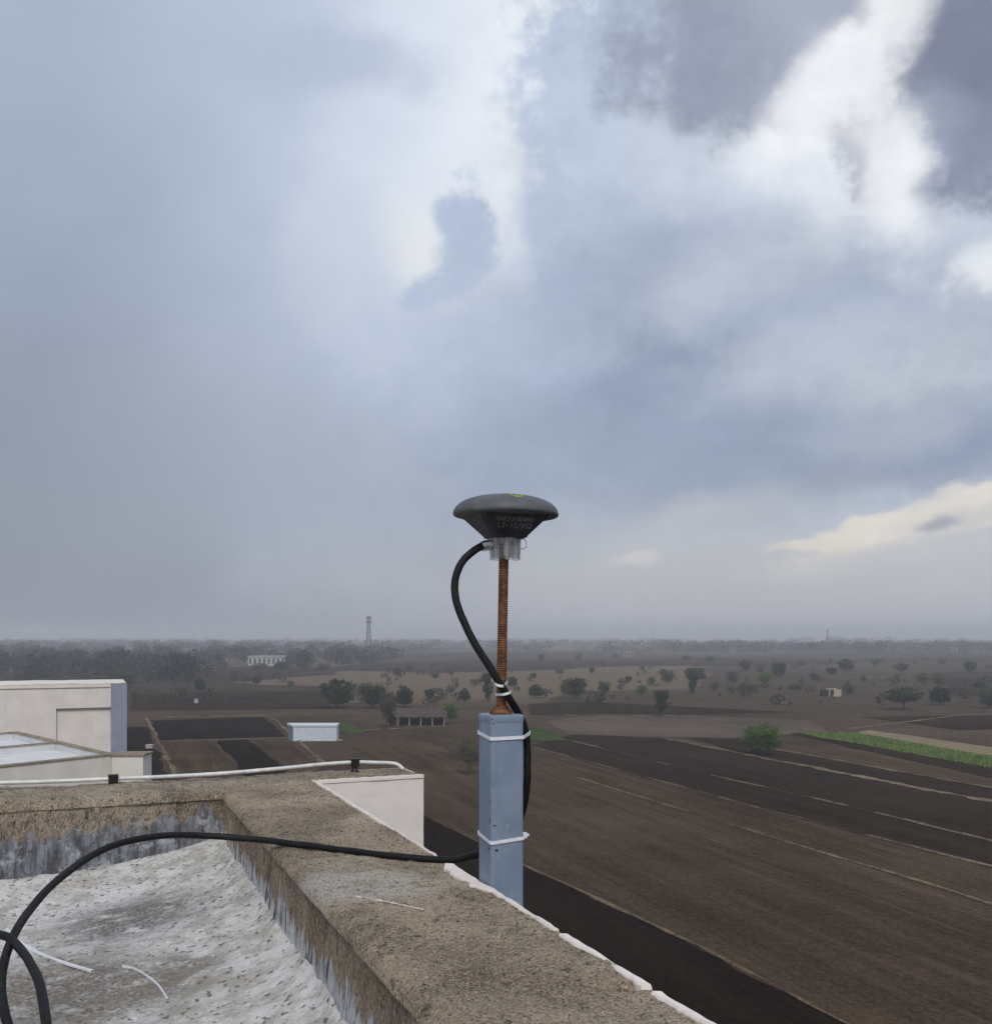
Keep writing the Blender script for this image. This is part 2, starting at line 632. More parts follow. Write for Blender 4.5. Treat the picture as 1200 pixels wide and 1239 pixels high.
def whitewash(name, floor=True):
    m = Mat(name, 0.92, 0.15)
    st = (1, 1, 1) if floor else (1, 1, 0.22)
    v = m.pos(st)
    big = m.noise(3.2, 6, 0.62, v)
    mid = m.noise(14, 7, 0.7, v)
    fine = m.noise(120, 5, 0.7, v)
    speck = m.noise(70, 2, 0.5, v)
    c = m.mix((0.42, 0.405, 0.365), (0.635, 0.63, 0.61), m.rng(mid, 0.36, 0.60))
    c = m.mix(c, (0.34, 0.30, 0.25), m.mul(m.rng(fine, 0.50, 0.60), m.rng(mid, 0.58, 0.40, 0.12, 0.7)))
    c = m.mix(c, (0.11, 0.105, 0.10), m.rng(speck, 0.40, 0.33, 0, 0.85))
    if floor:
        # grey damp stains with shapes of their own: patch beside the coil and mottling near the middle
        def patch(loc, sc_, rot, lo, hi, k, colr):
            nonlocal c
            mp = m.n('ShaderNodeMapping', vector_type='TEXTURE')
            mp.inputs['Location'].default_value = loc
            mp.inputs['Rotation'].default_value = (0, 0, rad(rot))
            mp.inputs['Scale'].default_value = sc_
            m.l(m.tc.outputs['Object'], mp.inputs[0])
            ln = m.n('ShaderNodeVectorMath', operation='LENGTH')
            m.l(mp.outputs[0], ln.inputs[0])
            n1 = m.noise(16, 7, 0.72)
            f = m.mul(m.rng(ln.outputs['Value'], 1.25, 0.35), m.rng(n1, lo, hi))
            c = m.mix(c, colr, m.mul(m.mul(f, k), m.rng(fine, 0.60, 0.46, 0.45, 1.0)))
        fl = H - 0.66
        patch((-0.88, 2.38, fl), (0.20, 0.20, 5), 10, 0.34, 0.50, 0.95, (0.14, 0.135, 0.13))
        patch((-0.84, 1.93, fl), (0.34, 0.24, 5), -12, 0.30, 0.50, 0.95, (0.16, 0.14, 0.115))
        patch((-0.66, 1.98, fl), (0.13, 0.13, 5), -12, 0.38, 0.52, 0.85, (0.20, 0.175, 0.145))
        patch((-0.62, 2.45, fl), (0.10, 0.16, 5), 20, 0.45, 0.58, 0.7, (0.30, 0.26, 0.21))
    m.col(c)
    m.bump(m.mul(m.mul(fine, 0.5), m.mul(speck, 0.8), 'ADD'), 0.9, 0.008)
    return m.m


def inner_face(name, zlo, zhi, dark):
    """upright of the upstand: bare brown render above, streaked old limewash below a ragged line"""
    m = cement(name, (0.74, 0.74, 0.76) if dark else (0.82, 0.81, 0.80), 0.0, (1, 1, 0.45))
    src = m.b.inputs['Base Color'].links[0].from_socket
    sx = m.n('ShaderNodeSeparateXYZ')
    m.l(m.tc.outputs['Object'], sx.inputs[0])
    v = m.pos((1, 1, 0.16))
    streak = m.noise(45, 5, 0.65, v)
    rag = m.noise(22, 5, 0.65, m.pos((1, 1, 0.35)))
    rag2 = m.noise(5, 4, 0.6)
    zz = m.mul(m.mul(sx.outputs[2], m.mul(m.mul(rag, 0.5, 'SUBTRACT'), 0.20), 'ADD'), m.mul(m.mul(rag2, 0.5, 'SUBTRACT'), 0.14), 'ADD')
    f = m.rng(zz, zhi, zlo)
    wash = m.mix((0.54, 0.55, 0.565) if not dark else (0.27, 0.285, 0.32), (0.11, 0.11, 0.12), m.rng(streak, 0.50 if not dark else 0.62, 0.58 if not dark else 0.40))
    if not dark:
        pt = m.noise(17, 6, 0.7)
        wash = m.mix(wash, (0.64, 0.65, 0.66), m.rng(pt, 0.52, 0.66, 0, 0.9))
        wash = m.mix(wash, (0.20, 0.185, 0.165), m.mul(m.rng(m.noise(70, 4, 0.7, m.pos((1, 1, 0.4))), 0.52, 0.62), 0.6))
    if not dark:
        wash = m.mix(wash, (0.60, 0.595, 0.575), m.rng(m.mul(sx.outputs[2], m.mul(m.mul(rag, 0.5, 'SUBTRACT'), 0.10), 'ADD'), H - 0.590, H - 0.612))
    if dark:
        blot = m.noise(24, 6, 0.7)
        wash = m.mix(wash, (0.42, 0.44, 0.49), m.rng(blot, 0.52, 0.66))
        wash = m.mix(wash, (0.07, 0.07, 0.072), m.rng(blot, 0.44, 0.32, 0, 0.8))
    m.col(m.mix(src, wash, f))
    return m.m


def painted_wall(name, c, streak=0.25, dirt=(0.25, 0.23, 0.2)):
    m = Mat(name, 0.85, 0.2)
    n1 = m.noise(1.3, 6, 0.6)
    n2 = m.noise(30, 5, 0.6)
    st = m.noise(4, 5, 0.6, m.pos((1, 1, 0.08)))
    d = tuple(x * 0.88 for x in c)
    k = m.mix(d, c, m.rng(n1, 0.3, 0.7))
    k = m.mix(k, tuple(x * 0.8 for x in c), m.rng(n2, 0.55, 0.75, 0, 0.5))
    k = m.mix(k, dirt, m.rng(st, 0.58, 0.78, 0, streak))
    m.col(k)
    m.bump(n2, 0.25, 0.003)
    return m.m


def soil(name, c0, c1, rot=0.0, furrow=0.0, stub=None, stubk=0.5):
    m = Mat(name, 1.0, 0.0)
    v = m.pos((1, 1, 1), (0, 0, rot))
    vs = m.pos((1.0, 0.06, 1), (0, 0, rot))
    big = m.noise(0.035, 6, 0.62)
    st = m.noise(0.55, 6, 0.65, vs)
    fine = m.noise(1.6, 7, 0.75)
    cl = m.noise(4.5, 6, 0.75)
    f = m.mul(m.mul(m.mul(big, 0.45), m.mul(st, 0.35), 'ADD'), m.mul(fine, 0.3), 'ADD')
    k = m.mix(c0, c1, m.rng(f, 0.44, 0.68))
    k = m.mix(k, tuple(x * 0.5 for x in c0), m.rng(cl, 0.49, 0.36, 0, 0.85))
    k = m.mix(k, tuple(x * 1.55 for x in c1), m.rng(cl, 0.55, 0.68, 0, 0.5))
    fu = m.noise(2.4, 4, 0.6, m.pos((1.0, 0.02, 1), (0, 0, rot)))
    k = m.mix(k, tuple(x * 1.35 for x in c1), m.rng(fu, 0.53, 0.68, 0, 0.20))
    k = m.mix(k, tuple(x * 0.55 for x in c0), m.rng(fu, 0.46, 0.32, 0, 0.30))
    if stub:
        s2 = m.noise(0.9, 6, 0.8, vs)
        s3 = m.noise(0.06, 4, 0.6)
        k = m.mix(k, stub, m.mul(m.mul(m.rng(s2, 0.52, 0.68), m.rng(s3, 0.42, 0.62)), stubk))
        s4 = m.noise(3.5, 5, 0.8)
        k = m.mix(k, stub, m.rng(s4, 0.60, 0.74, 0, stubk * 0.7))
    h = m.mul(fine, m.mul(cl, 0.5), 'ADD')
    if furrow:
        wv = m.n('ShaderNodeTexWave')
        wv.inputs['Scale'].default_value = 0.55
        wv.inputs['Distortion'].default_value = 3.0
        wv.inputs['Detail'].default_value = 3
        m.l(v, wv.inputs['Vector'])
        k = m.mix(k, tuple(x * 1.5 for x in c1), m.mul(m.rng(wv.outputs['Fac'], 0.55, 0.95), furrow))
    m.col(k)
    m.bump(h, 0.8, 0.12)
    return m.m


def plain_ground():
    m = Mat('plain_soil', 1.0, 0.0)
    # patchwork of far fields
    vor = m.n('ShaderNodeTexVoronoi', feature='F1')
    vor.inputs['Scale'].default_value = 0.009
    nz = m.n('ShaderNodeTexNoise')
    nz.inputs['Scale'].default_value = 0.012
    m.l(m.tc.outputs['Object'], nz.inputs['Vector'])
    ad = m.n('ShaderNodeVectorMath', operation='SCALE')
    m.l(nz.outputs['Color'], ad.inputs[0])
    ad.inputs['Scale'].default_value = 45.0
    a2 = m.n('ShaderNodeVectorMath', operation='ADD')
    m.l(m.pos((1, 0.62, 1), (0, 0, rad(14))), a2.inputs[0])
    m.l(ad.outputs[0], a2.inputs[1])
    m.l(a2.outputs[0], vor.inputs['Vector'])
    sp = m.n('ShaderNodeSeparateColor')
    m.l(vor.outputs['Color'], sp.inputs[0])
    rp = m.n('ShaderNodeValToRGB')
    rp.color_ramp.interpolation = 'CONSTANT'
    els = [(0.0, (0.040, 0.030, 0.022)), (0.22, (0.078, 0.059, 0.042)), (0.45, (0.056, 0.042, 0.030)), (0.62, (0.098, 0.075, 0.052)),
           (0.78, (0.155, 0.120, 0.078)), (0.92, (0.072, 0.066, 0.037))]
    rp.color_ramp.elements[0].color = els[0][1] + (1,)
    rp.color_ramp.elements[1].position = els[1][0]
    rp.color_ramp.elements[1].color = els[1][1] + (1,)
    for p, c in els[2:]:
        e = rp.color_ramp.elements.new(p)
        e.color = c + (1,)
    m.l(sp.outputs[0], rp.inputs[0])
    big = m.noise(0.02, 6, 0.65)
    fine = m.noise(0.9, 8, 0.78)
    near = m.mix((0.046, 0.033, 0.0225), (0.105, 0.077, 0.053), m.rng(m.mul(m.mul(big, 0.5), m.mul(fine, 0.5), 'ADD'), 0.38, 0.62))
    # the patchwork begins beyond the fields modelled as sheets of their own
    ln = m.n('ShaderNodeVectorMath', operation='LENGTH')
    m.l(m.tc.outputs['Object'], ln.inputs[0])
    f = m.rng(ln.outputs['Value'], 190, 260)
    far = m.mix(rp.outputs[0], (0.06, 0.052, 0.04), m.rng(fine, 0.48, 0.66, 0, 0.6))
    far = m.mix(far, (0.17, 0.135, 0.095), m.rng(big, 0.56, 0.72, 0, 0.55))
    k = m.mix(near, far, f)
    cl = m.noise(5.0, 5, 0.75)
    k = m.mix(k, (0.025, 0.02, 0.018), m.rng(cl, 0.47, 0.30, 0, 0.8))
    s4 = m.noise(3.0, 6, 0.82, m.pos((1, 0.3, 1), (0, 0, rad(-21))))
    k = m.mix(k, (0.17, 0.135, 0.10), m.rng(s4, 0.58, 0.74, 0, 0.45))
    m.col(k)
    m.bump(m.mul(fine, m.mul(cl, 0.5), 'ADD'), 0.8, 0.12)
    return m.m


def leaf_mat(name, c, var=0.5, trans=0.25):
    m = Mat(name, 0.65, 0.25)
    oi = m.n('ShaderNodeObjectInfo')
    nz = m.noise(1.1, 4, 0.7)
    k = m.mix(tuple(x * (1 - var) for x in c), tuple(x * (1 + var * 0.7) for x in c), m.rng(nz, 0.3, 0.7))
    hs = m.n('ShaderNodeHueSaturation')
    hs.inputs['Saturation'].default_value = 1.0
    m.l(m.rng(oi.outputs['Random'], 0, 1, 0.75, 1.2, False), hs.inputs['Value'])
    m.l(k, hs.inputs['Color'])
    m.col(hs.outputs[0])
    tr = m.n('ShaderNodeBsdfTranslucent')
    m.l(hs.outputs[0], tr.inputs['Color'])
    mx = m.n('ShaderNodeMixShader')
    mx.inputs[0].default_value = trans
    m.l(m.b.outputs[0], mx.inputs[1])
    m.l(tr.outputs[0], mx.inputs[2])
    m.l(mx.outputs[0], m.t.nodes['Material Output'].inputs['Surface'])
    return m.m


FD = -math.atan2(20, 56)      # run of the field strips: away from the camera and leftwards
M['top'] = parapet_top_mat()
M['top2'] = cement('cement_far_top', (0.95, 0.98, 1.0), 0.25).m
M['face_near'] = inner_face('upstand_near', H - 0.578, H - 0.548, False)
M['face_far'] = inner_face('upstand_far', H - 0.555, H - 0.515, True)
M['wash'] = whitewash('limewash_floor')
M['pink'] = painted_wall('pink_white_paint', (0.80, 0.75, 0.70), 0.15)
M['coat'] = painted_wall('plaster_edge', (0.82, 0.755, 0.68), 0.1)
M['cream'] = painted_wall('cream_paint', (0.76, 0.705, 0.64), 0.35)
M['cream2'] = painted_wall('pale_cream_paint', (0.74, 0.71, 0.63), 0.3)
M['greyp'] = painted_wall('grey_blue_paint', (0.27, 0.315, 0.385), 0.1)
M['roofw'] = painted_wall('weathered_white_roof', (0.68, 0.69, 0.685), 0.35)
M['coping'] = cement('stained_coping', (0.8, 0.8, 0.78), 0.3).m
M['soil_dark'] = soil('soil_dark', (0.009, 0.0062, 0.0042), (0.024, 0.0168, 0.0115), FD, 0.14)
M['soil_strip'] = soil('soil_strip', (0.020, 0.0140, 0.0095), (0.048, 0.0340, 0.0240), FD, 0.08)
M['soil_mid'] = soil('soil_mid', (0.044, 0.0305, 0.0195), (0.110, 0.078, 0.051), FD, 0.0, (0.20, 0.155, 0.11), 0.45)
M['soil_light'] = soil('soil_light', (0.085, 0.066, 0.052), (0.155, 0.122, 0.092), FD, 0.0, (0.23, 0.185, 0.13), 0.5)
M['tan'] = soil('dry_stubble', (0.18, 0.14, 0.092), (0.30, 0.24, 0.16), FD, 0.0)
M['green'] = soil('green_crop', (0.09, 0.135, 0.032), (0.16, 0.225, 0.055), FD, 0.0)
M['green_dull'] = soil('green_dull', (0.040, 0.058, 0.018), (0.075, 0.105, 0.030), FD, 0.0)
M['bund'] = soil('dry_bund', (0.085, 0.064, 0.044), (0.25, 0.195, 0.13), FD, 0.0)
M['plain'] = plain_ground()

# ------------------------------------------------------------------ the setting: plain, fields, bunds
R_G = 9000.0
gx = np.concatenate([-np.geomspace(R_G, 60, 24), np.linspace(-40, 40, 5), np.geomspace(60, R_G, 24)])
gv = [(x, y, 0.0) for y in gx for x in gx]
n_ = len(gx)
gf = [(j * n_ + i, j * n_ + i + 1, (j + 1) * n_ + i + 1, (j + 1) * n_ + i) for j in range(n_ - 1) for i in range(n_ - 1)]
tag(mesh('ground', gv, gf, M['plain']), kind='structure')


def field(name, pts, mat, lvl):
    """a field as a sheet with slightly uneven edges, laid just above the plain"""
    P2 = [Vector(gpt(*p)) for p in pts]
    out = []
    for i, p in enumerate(P2):
        q = P2[(i + 1) % len(P2)]
        k = max(2, int((q - p).length / 3))
        nrm = Vector((-(q - p).y, (q - p).x)).normalized()
        for j in range(k):
            w = p.lerp(q, j / k)
            w = w + nrm * 0.6 * fb(w.x * 0.3, w.y * 0.3, 3.3 + lvl)
            out.append((w.x, w.y, 0.012 * lvl))
    o = mesh(name, out, [tuple(range(len(out)))], mat)
    return tag(o, kind='structure')


G_EDGE = [(440, 950), (509, 985), (630, 1046), (852, 1150), (1007, 1232), (1110, 1285)]
field('ploughed_field', G_EDGE + [(1110, 1600), (300, 1600), (200, 1100)], M['soil_dark'], 1)
field('stubble_field', [(440, 950), (509, 985), (630, 1046), (852, 1150), (1007, 1232), (1110, 1285), (1500, 1500), (1500, 1140), (1200, 1050), (910, 976), (640, 903),
                        (520, 884), (420, 905)], M['soil_mid'], 2)
field('ploughed_field', [(640, 903), (910, 976), (1200, 1050), (1320, 1085), (1320, 1000), (1200, 971), (910, 915), (804, 893.5), (690, 889)], M['soil_strip'], 3)
field('ploughed_field', [(830, 893), (910, 914), (1200, 970), (1300, 990), (1300, 974), (1200, 955), (939, 908), (900, 895)], M['soil_strip'], 4)
field('fallow_field', [(905, 895), (939, 907), (1200, 953), (1300, 972), (1300, 966), (1200, 943), (953, 890)], M['soil_mid'], 5)
field('ploughed_field', [(955, 888.5), (1200, 942), (1300, 964), (1300, 951), (1200, 930), (966, 887.5)], M['soil_strip'], 6)
field('crop_field', [(968, 888), (1200, 930), (1300, 950), (1300, 936), (1195, 914), (1035, 888)], M['green'], 7)
field('stubble_strip', [(1035, 888), (1195, 914), (1300, 936), (1300, 918), (1200, 905), (1090, 889), (1050, 884)], M['tan'], 5)
field('fallow_field', [(690, 889), (810, 892), (905, 893), (1000, 886), (980, 872), (840, 866), (700, 867), (660, 874)], M['soil_light'], 2)
field('crop_field', [(600, 876), (655, 882), (686, 896), (640, 898), (590, 890)], M['green_dull'], 6)
field('ploughed_field', [(1040, 868), (1260, 864), (1260, 880), (1160, 884)], M['soil_strip'], 3)
field('ploughed_field', [(640, 852), (700, 849), (960, 862), (820, 866), (700, 866), (640, 866)], M['soil_strip'], 2)
field('ploughed_field', [(182, 872), (320, 868), (346, 892), (192, 897)], M['soil_dark'], 2)
field('ploughed_field', [(150, 880), (179, 880), (205, 945), (120, 950)], M['soil_dark'], 3)
field('stubble_field', [(194, 899), (262, 897), (300, 945), (215, 945)], M['soil_mid'], 4)
field('ploughed_field', [(264, 897), (303, 896), (360, 945), (302, 945)], M['soil_dark'], 4)
field('stubble_field', [(305, 896), (350, 897), (400, 945), (362, 945)], M['soil_mid'], 5)
field('crop_field', [(404, 874), (425, 876), (444, 886), (428, 889), (404, 886)], M['green_dull'], 6)
field('ploughed_field', [(160, 840), (400, 836), (400, 858), (160, 860)], M['soil_strip'], 2)


def bund(pts, w, h=0.14, lvl=0.08, breaks=0.0, seed=0.0):
    P2 = [Vector(gpt(*p)) for p in pts]
    line = []
    for i in range(len(P2) - 1):
        k = max(2, int((P2[i + 1] - P2[i]).length / 0.7))
        for j in range(k):
            line.append(P2[i].lerp(P2[i + 1], j / k))
    line.append(P2[-1])
    v, f = [], []
    prof = [(-0.5, -0.3), (-0.3, 0.55), (0.0, 1.0), (0.27, 0.6), (0.5, -0.3)]
    for i, p in enumerate(line):
        t = (line[min(i + 1, len(line) - 1)] - line[max(i - 1, 0)]).normalized()
        nrm = Vector((-t.y, t.x))
        off = 0.35 * w * fb(p.x * 0.25, p.y * 0.25, seed)
        ww = w * (0.8 + 0.9 * fb(p.x * 0.5, p.y * 0.5, seed + 5))
        if breaks and fb(p.x * 0.12, p.y * 0.12, seed + 9) < breaks - 0.35:
            ww *= 0.12
        ww = max(0.05, ww)
        for a, b in prof:
            q = p + nrm * (a * ww + off + 0.08 * w * fb(p.x * 2, p.y * 2, a * 9))
            v.append((q.x, q.y, lvl + h * b * min(1, ww / w) * (0.8 + 0.5 * fb(p.x * 1.5, p.y * 1.5, a * 7 + seed))))
    for i in range(len(line) - 1):
        for k in range(4):
            a = i * 5 + k
            f.append((a, a + 1, a + 6, a + 5))
    return tag(mesh('field_bund', v, f, M['bund'], smooth=True), kind='structure')


BUNDS = [([(804, 893.5), (910, 915), (1200, 971), (1320, 996)], 1.4, 0.0),
         ([(925, 905), (1060, 929), (1200, 954), (1320, 977)], 0.95, 0.0),
         ([(862, 939), (1030, 977), (1200, 1019), (1320, 1050)], 0.5, 0.2),
         ([(692, 897), (813, 927)], 0.6, 0.3),
         ([(700, 942), (910, 1007), (1166, 1084), (1320, 1135)], 0.45, 0.28),
         ([(640, 903), (910, 976), (1200, 1050), (1320, 1085)], 0.35, 0.25),
         ([(440, 950), (509, 985), (630, 1046), (852, 1150), (1007, 1232), (1110, 1285)], 0.32, 0.25),
         ([(178, 870), (213, 940)], 0.8, 0.0), ([(329, 868), (392, 925)], 0.8, 0.0), ([(190, 897.5), (350, 893)], 0.7, 0.0),
         ([(160, 869), (440, 864)], 1.2, 0.1), ([(440, 884), (560, 879)], 1.0, 0.1), ([(640, 866), (860, 866), (1000, 886)], 0.9, 0.15),
         ([(1000, 886), (1160, 866), (1260, 864)], 0.9, 0.1), ([(1000, 820), (1200, 817)], 2.6, 0.0), ([(700, 816), (960, 806)], 3.0, 0.1),
         ([(900, 806), (1250, 803)], 3.4, 0.0), ([(480, 838), (760, 836)], 2.0, 0.2), ([(800, 852), (1040, 850)], 1.2, 0.2)]
for i, (pts, w, br) in enumerate(BUNDS):
    bund(pts, w * 0.8, h=0.10, breaks=br, seed=i * 3.1)

# ------------------------------------------------------------------ tufts of dry grass on the bunds, crop rows (uncountable)
def leaf_quads(c, s, r, up=0.0, aspect=0.55):
    """c (n,3) centres, s (n,) half lengths: one small leaf-shaped quad each"""
    n = len(c)
    u = r.normal(size=(n, 3))
    u[:, 2] += up
    u /= np.linalg.norm(u, axis=1, keepdims=True)
    w = r.normal(size=(n, 3))
    w -= u * np.sum(u * w, axis=1, keepdims=True)
    w /= np.linalg.norm(w, axis=1, keepdims=True)
    s = s[:, None]
    v = np.stack([c - u * s, c + w * s * aspect, c + u * s, c - w * s * aspect], axis=1).reshape(-1, 3)
    f = np.arange(4 * n).reshape(-1, 4)
    return v, f


def blades(name, pts, hgt, mat, kind_label):
    pts = np.array(pts)
    n = len(pts)
    h = hgt * rng.uniform(0.5, 1.3, n)
    pts = pts + np.stack([np.zeros(n), np.zeros(n), h * 0.35], axis=1)
    v, f = leaf_quads(pts, h * 0.6, rng, up=2.2, aspect=0.35)
    v[:, 2] = np.maximum(v[:, 2], 0.0)
    o = mesh(name, v, f, mat)
    tag(o, kind_label, 'grass', kind='stuff')
    return o


M['drygrass'] = leaf_mat('dry_grass', (0.15, 0.115, 0.075), 0.5, 0.2)
M['cropleaf'] = leaf_mat('crop_leaf', (0.16, 0.235, 0.06), 0.4, 0.3)
tuft = []
for bi, (pts, w, br) in enumerate(BUNDS[:13]):
    P2 = [Vector(gpt(*p)) for p in pts]
    for i in range(len(P2) - 1):
        Ls = (P2[i + 1] - P2[i]).length
        for _ in range(int(Ls * 3.0)):
            p = P2[i].lerp(P2[i + 1], random.random())
            tuft.append((p.x + random.gauss(0, w * 0.35), p.y + random.gauss(0, w * 0.35), 0.06))
mid_poly = [gpt(*p) for p in [(509, 985), (1007, 1232), (1200, 1050), (640, 903)]]
for _ in range(2600):
    a, b = random.random(), random.random()
    p = (Vector(mid_poly[0]).lerp(Vector(mid_poly[1]), a)).lerp(Vector(mid_poly[3]).lerp(Vector(mid_poly[2]), a), b)
    if fb(p.x * 0.12, p.y * 0.12, 1.7) > 0.0:
        tuft.append((p.x, p.y, 0.02))
blades('dry_grass', tuft, 0.085, M['drygrass'], 'short dry grass tufts along the field bunds')
crop = []
q = [Vector(gpt(*p)) for p in [(968, 888), (1300, 950), (1300, 936), (1035, 888)]]
for _ in range(9000):
    a, b = random.random(), random.random()
    p = q[0].lerp(q[1], a).lerp(q[3].lerp(q[2], a), b)
    crop.append((p.x, p.y, 0.09))
blades('green_crop', crop, 0.32, M['cropleaf'], 'low bright green crop growing in a narrow field strip')

# ------------------------------------------------------------------ the building we stand on
FL = -0.700
A_IN, A_OUT = 3.0, 3.27
B_IN, B_OUT = 0.392, 0.671
bld = empty('rooftop_building', B(1.0, -2.0, -H), 'flat roofed building with weathered concrete parapet and limewashed roof in front', 'building')


def bpart(name, v, f, mat, smooth=True):
    o = mesh(name, v, f, mat, None, smooth)
    return settle(o, bld)


def gridmesh(us, vs, fn):
    v = [fn(u, w) for u in us for w in vs]
    n = len(vs)
    f = [(i * n + j, (i + 1) * n + j, (i + 1) * n + j + 1, i * n + j + 1) for i in range(len(us) - 1) for j in range(n - 1)]
    return v, f


# roof floor: limewashed screed with a raised mortar haunch against the near upstand
def floor_fn(a, b):
    dn = max(0.0, B_IN - b)
    df = max(0.0, A_IN - a)
    z = FL + 0.080 * math.exp(-(dn / 0.20) ** 1.25) + 0.026 * math.exp(-dn / 0.022) + 0.050 * math.exp(-(df / 0.16) ** 1.3) * (1 - 0.5 * math.exp(-dn / 0.15))
    z += 0.012 * fb(a * 2.2, b * 2.2, 0.3, 3) + 0.0035 * fb(a * 17, b * 17, 1.3, 4) + 0.0016 * fb(a * 70, b * 70, 2.3, 2)
    return B(a, b, z)


ua = np.concatenate([np.linspace(-3.0, 1.3, 12), np.arange(1.36, 3.021, 0.007)])
ub = np.concatenate([np.linspace(-6.0, -0.9, 10), np.arange(-0.85, 0.421, 0.007)])
bpart('roof_floor', *gridmesh(ua, ub, floor_fn), M['wash'])


# near parapet: inner upright and top as one rough skin
def rough(a, b, k=1.0):
    return k * (0.004 * fb(a * 7, b * 7, 4.1, 3) + 0.0026 * fb(a * 34, b * 34, 5.1, 4) + 0.0012 * abs(fb(a * 150, b * 150, 6.1, 2)))


def near_inner(a, t):
    z = -0.70 + t * (0.70 - 0.462)
    d = 0.0045 * fb(a * 9, z * 9, 7.7, 3) + 0.0022 * fb(a * 60, z * 14, 8.7, 4)
    lean = 0.02 * (1 - t) ** 2
    return B(a, B_IN - lean + d, z)


aa = np.concatenate([np.linspace(-3.0, 0.7, 8), np.arange(0.75, 3.005, 0.008)])
bpart('parapet_upstand', *gridmesh(aa, np.linspace(0, 1, 34), near_inner), M['face_near'])

CRACK_A = 1.095


def near_top(a, t):
    b = B_IN + t * (B_OUT - B_IN)
    e = min(t, 0.08) / 0.08
    z = -0.45 - 0.012 * (1 - e) ** 2 + rough(a, b)
    ca = CRACK_A + (B_OUT - b) * 0.55 + 0.004 * fb(b * 40, 0, 0)
    if b > B_OUT - 0.085:
        z -= 0.009 * math.exp(-((a - ca) / 0.0045) ** 2) * min(1, (b - (B_OUT - 0.085)) / 0.03)
    if t <= 0.0001:
        return B(a, B_IN - 0.006 + 0.003 * fb(a * 12, 3.0, 1.0, 4), -0.478)
    if t < 0.02:
        return B(a, B_IN - 0.005 + 0.004 * fb(a * 12, 3.0, 1.0, 4), -0.463 + 0.002 * fb(a * 30, 1, 1))
    return B(a, b, z)


aa2 = np.concatenate([np.linspace(-3.0, 0.7, 8), np.arange(0.72, 3.07, 0.006)])
bpart('parapet_top', *gridmesh(aa2, np.linspace(0, 1, 52), near_top), M['top'])


# far parapet
def far_inner(b, t):
    z = -0.72 + t * (0.72 - 0.460)
    d = 0.005 * fb(b * 9, z * 9, 17.7, 3) + 0.0025 * fb(b * 50, z * 20, 18.7, 4)
    return B(A_IN + 0.012 * (1 - t) ** 2 * -1 + d, b, z)


bb_ = np.concatenate([np.linspace(-6, -1.0, 8), np.arange(-0.95, 0.40, 0.009)])
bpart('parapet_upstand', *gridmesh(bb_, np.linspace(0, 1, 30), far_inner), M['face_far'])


def far_top(b, t):
    a0 = A_IN if b < B_OUT - 0.02 else 3.066
    a = a0 + t * (A_OUT - a0)
    e = min(t, 0.10) / 0.10
    e2 = min(1 - t, 0.1) / 0.1
    z = -0.4475 - 0.011 * (1 - e) ** 2 - 0.006 * (1 - e2) ** 2 + rough(a * 0.9, b * 0.9, 1.2) + 0.006 * fb(b * 4, a * 2, 9.0, 3)
    if b > B_OUT - 0.02:
        z = max(z, -0.4515)
    if b < B_OUT - 0.02:
        if t <= 0.0001:
            return B(A_IN - 0.007 + 0.003 * fb(b * 12, 3.0, 1.0, 4), b, -0.478)
        if t < 0.03:
            return B(A_IN - 0.005 + 0.003 * fb(b * 12, 3.0, 1.0, 4), b, -0.460)
    aj = a + (0.007 * fb(b * 10, 2.0, 4.0, 4) if t > 0.98 else 0)
    return B(aj, b, z)


bb2 = np.concatenate([np.linspace(-6, -1.0, 8), np.arange(-0.95, 1.023, 0.008)])
bpart('parapet_top', *gridmesh(bb2, np.linspace(0, 1, 36), far_top), M['top2'])


# outer walls: painted plaster skin, broken and uneven along the top edge
def coat_w(a):
    w = 0.0100 + 0.004 * fb(a * 8, 1, 1, 3) + 0.0025 * fb(a * 60, 4, 1, 2)
    if a < 1.335:
        w += 0.0035
    if 1.60 < a < 1.84:
        w += 0.026 * math.sin((a - 1.60) / 0.24 * math.pi) ** 0.6 * (0.75 + 0.5 * fb(a * 18, 2, 2, 3))
    if 1.9 < a < 2.3:
        w *= 0.7
    for c, h in ((1.875, 0.045), (1.345, 0.014), (CRACK_A - 0.012, 0.009)):
        if abs(a - c) < h:
            w = 0.0
    return max(w, 0.0)


as_ = np.concatenate([np.linspace(-3, 0.7, 8), np.arange(0.72, 3.06, 0.005)])
v, f = [], []
for a in as_:
    w = coat_w(a)
    gap = w < 0.002
    zt = -0.4495 + 0.0025 * fb(a * 14, 7, 7, 3) + (0.0048 if not gap else -0.016)
    bi = B_OUT + 0.006 - max(w, 0.001) - 0.002
    ob = B_OUT + 0.006 + 0.0015 * fb(a * 20, 5, 5, 3)
    if gap:
        bi = B_OUT + 0.001
    for q_ in ((bi, -0.475), (bi, zt - 0.003), (bi + 0.002, zt), (ob - 0.002, zt - 0.002), (ob, zt - 0.006), (ob, -0.6), (B_OUT + 0.006, -H)):
        v.append(B(a, q_[0], q_[1]))
n7 = 7
f = [(i * n7 + k, i * n7 + k + 1, (i + 1) * n7 + k + 1, (i + 1) * n7 + k) for i in range(len(as_) - 1) for k in range(n7 - 1)]
bpart('outer_wall', v, f, M['coat'], smooth=False)

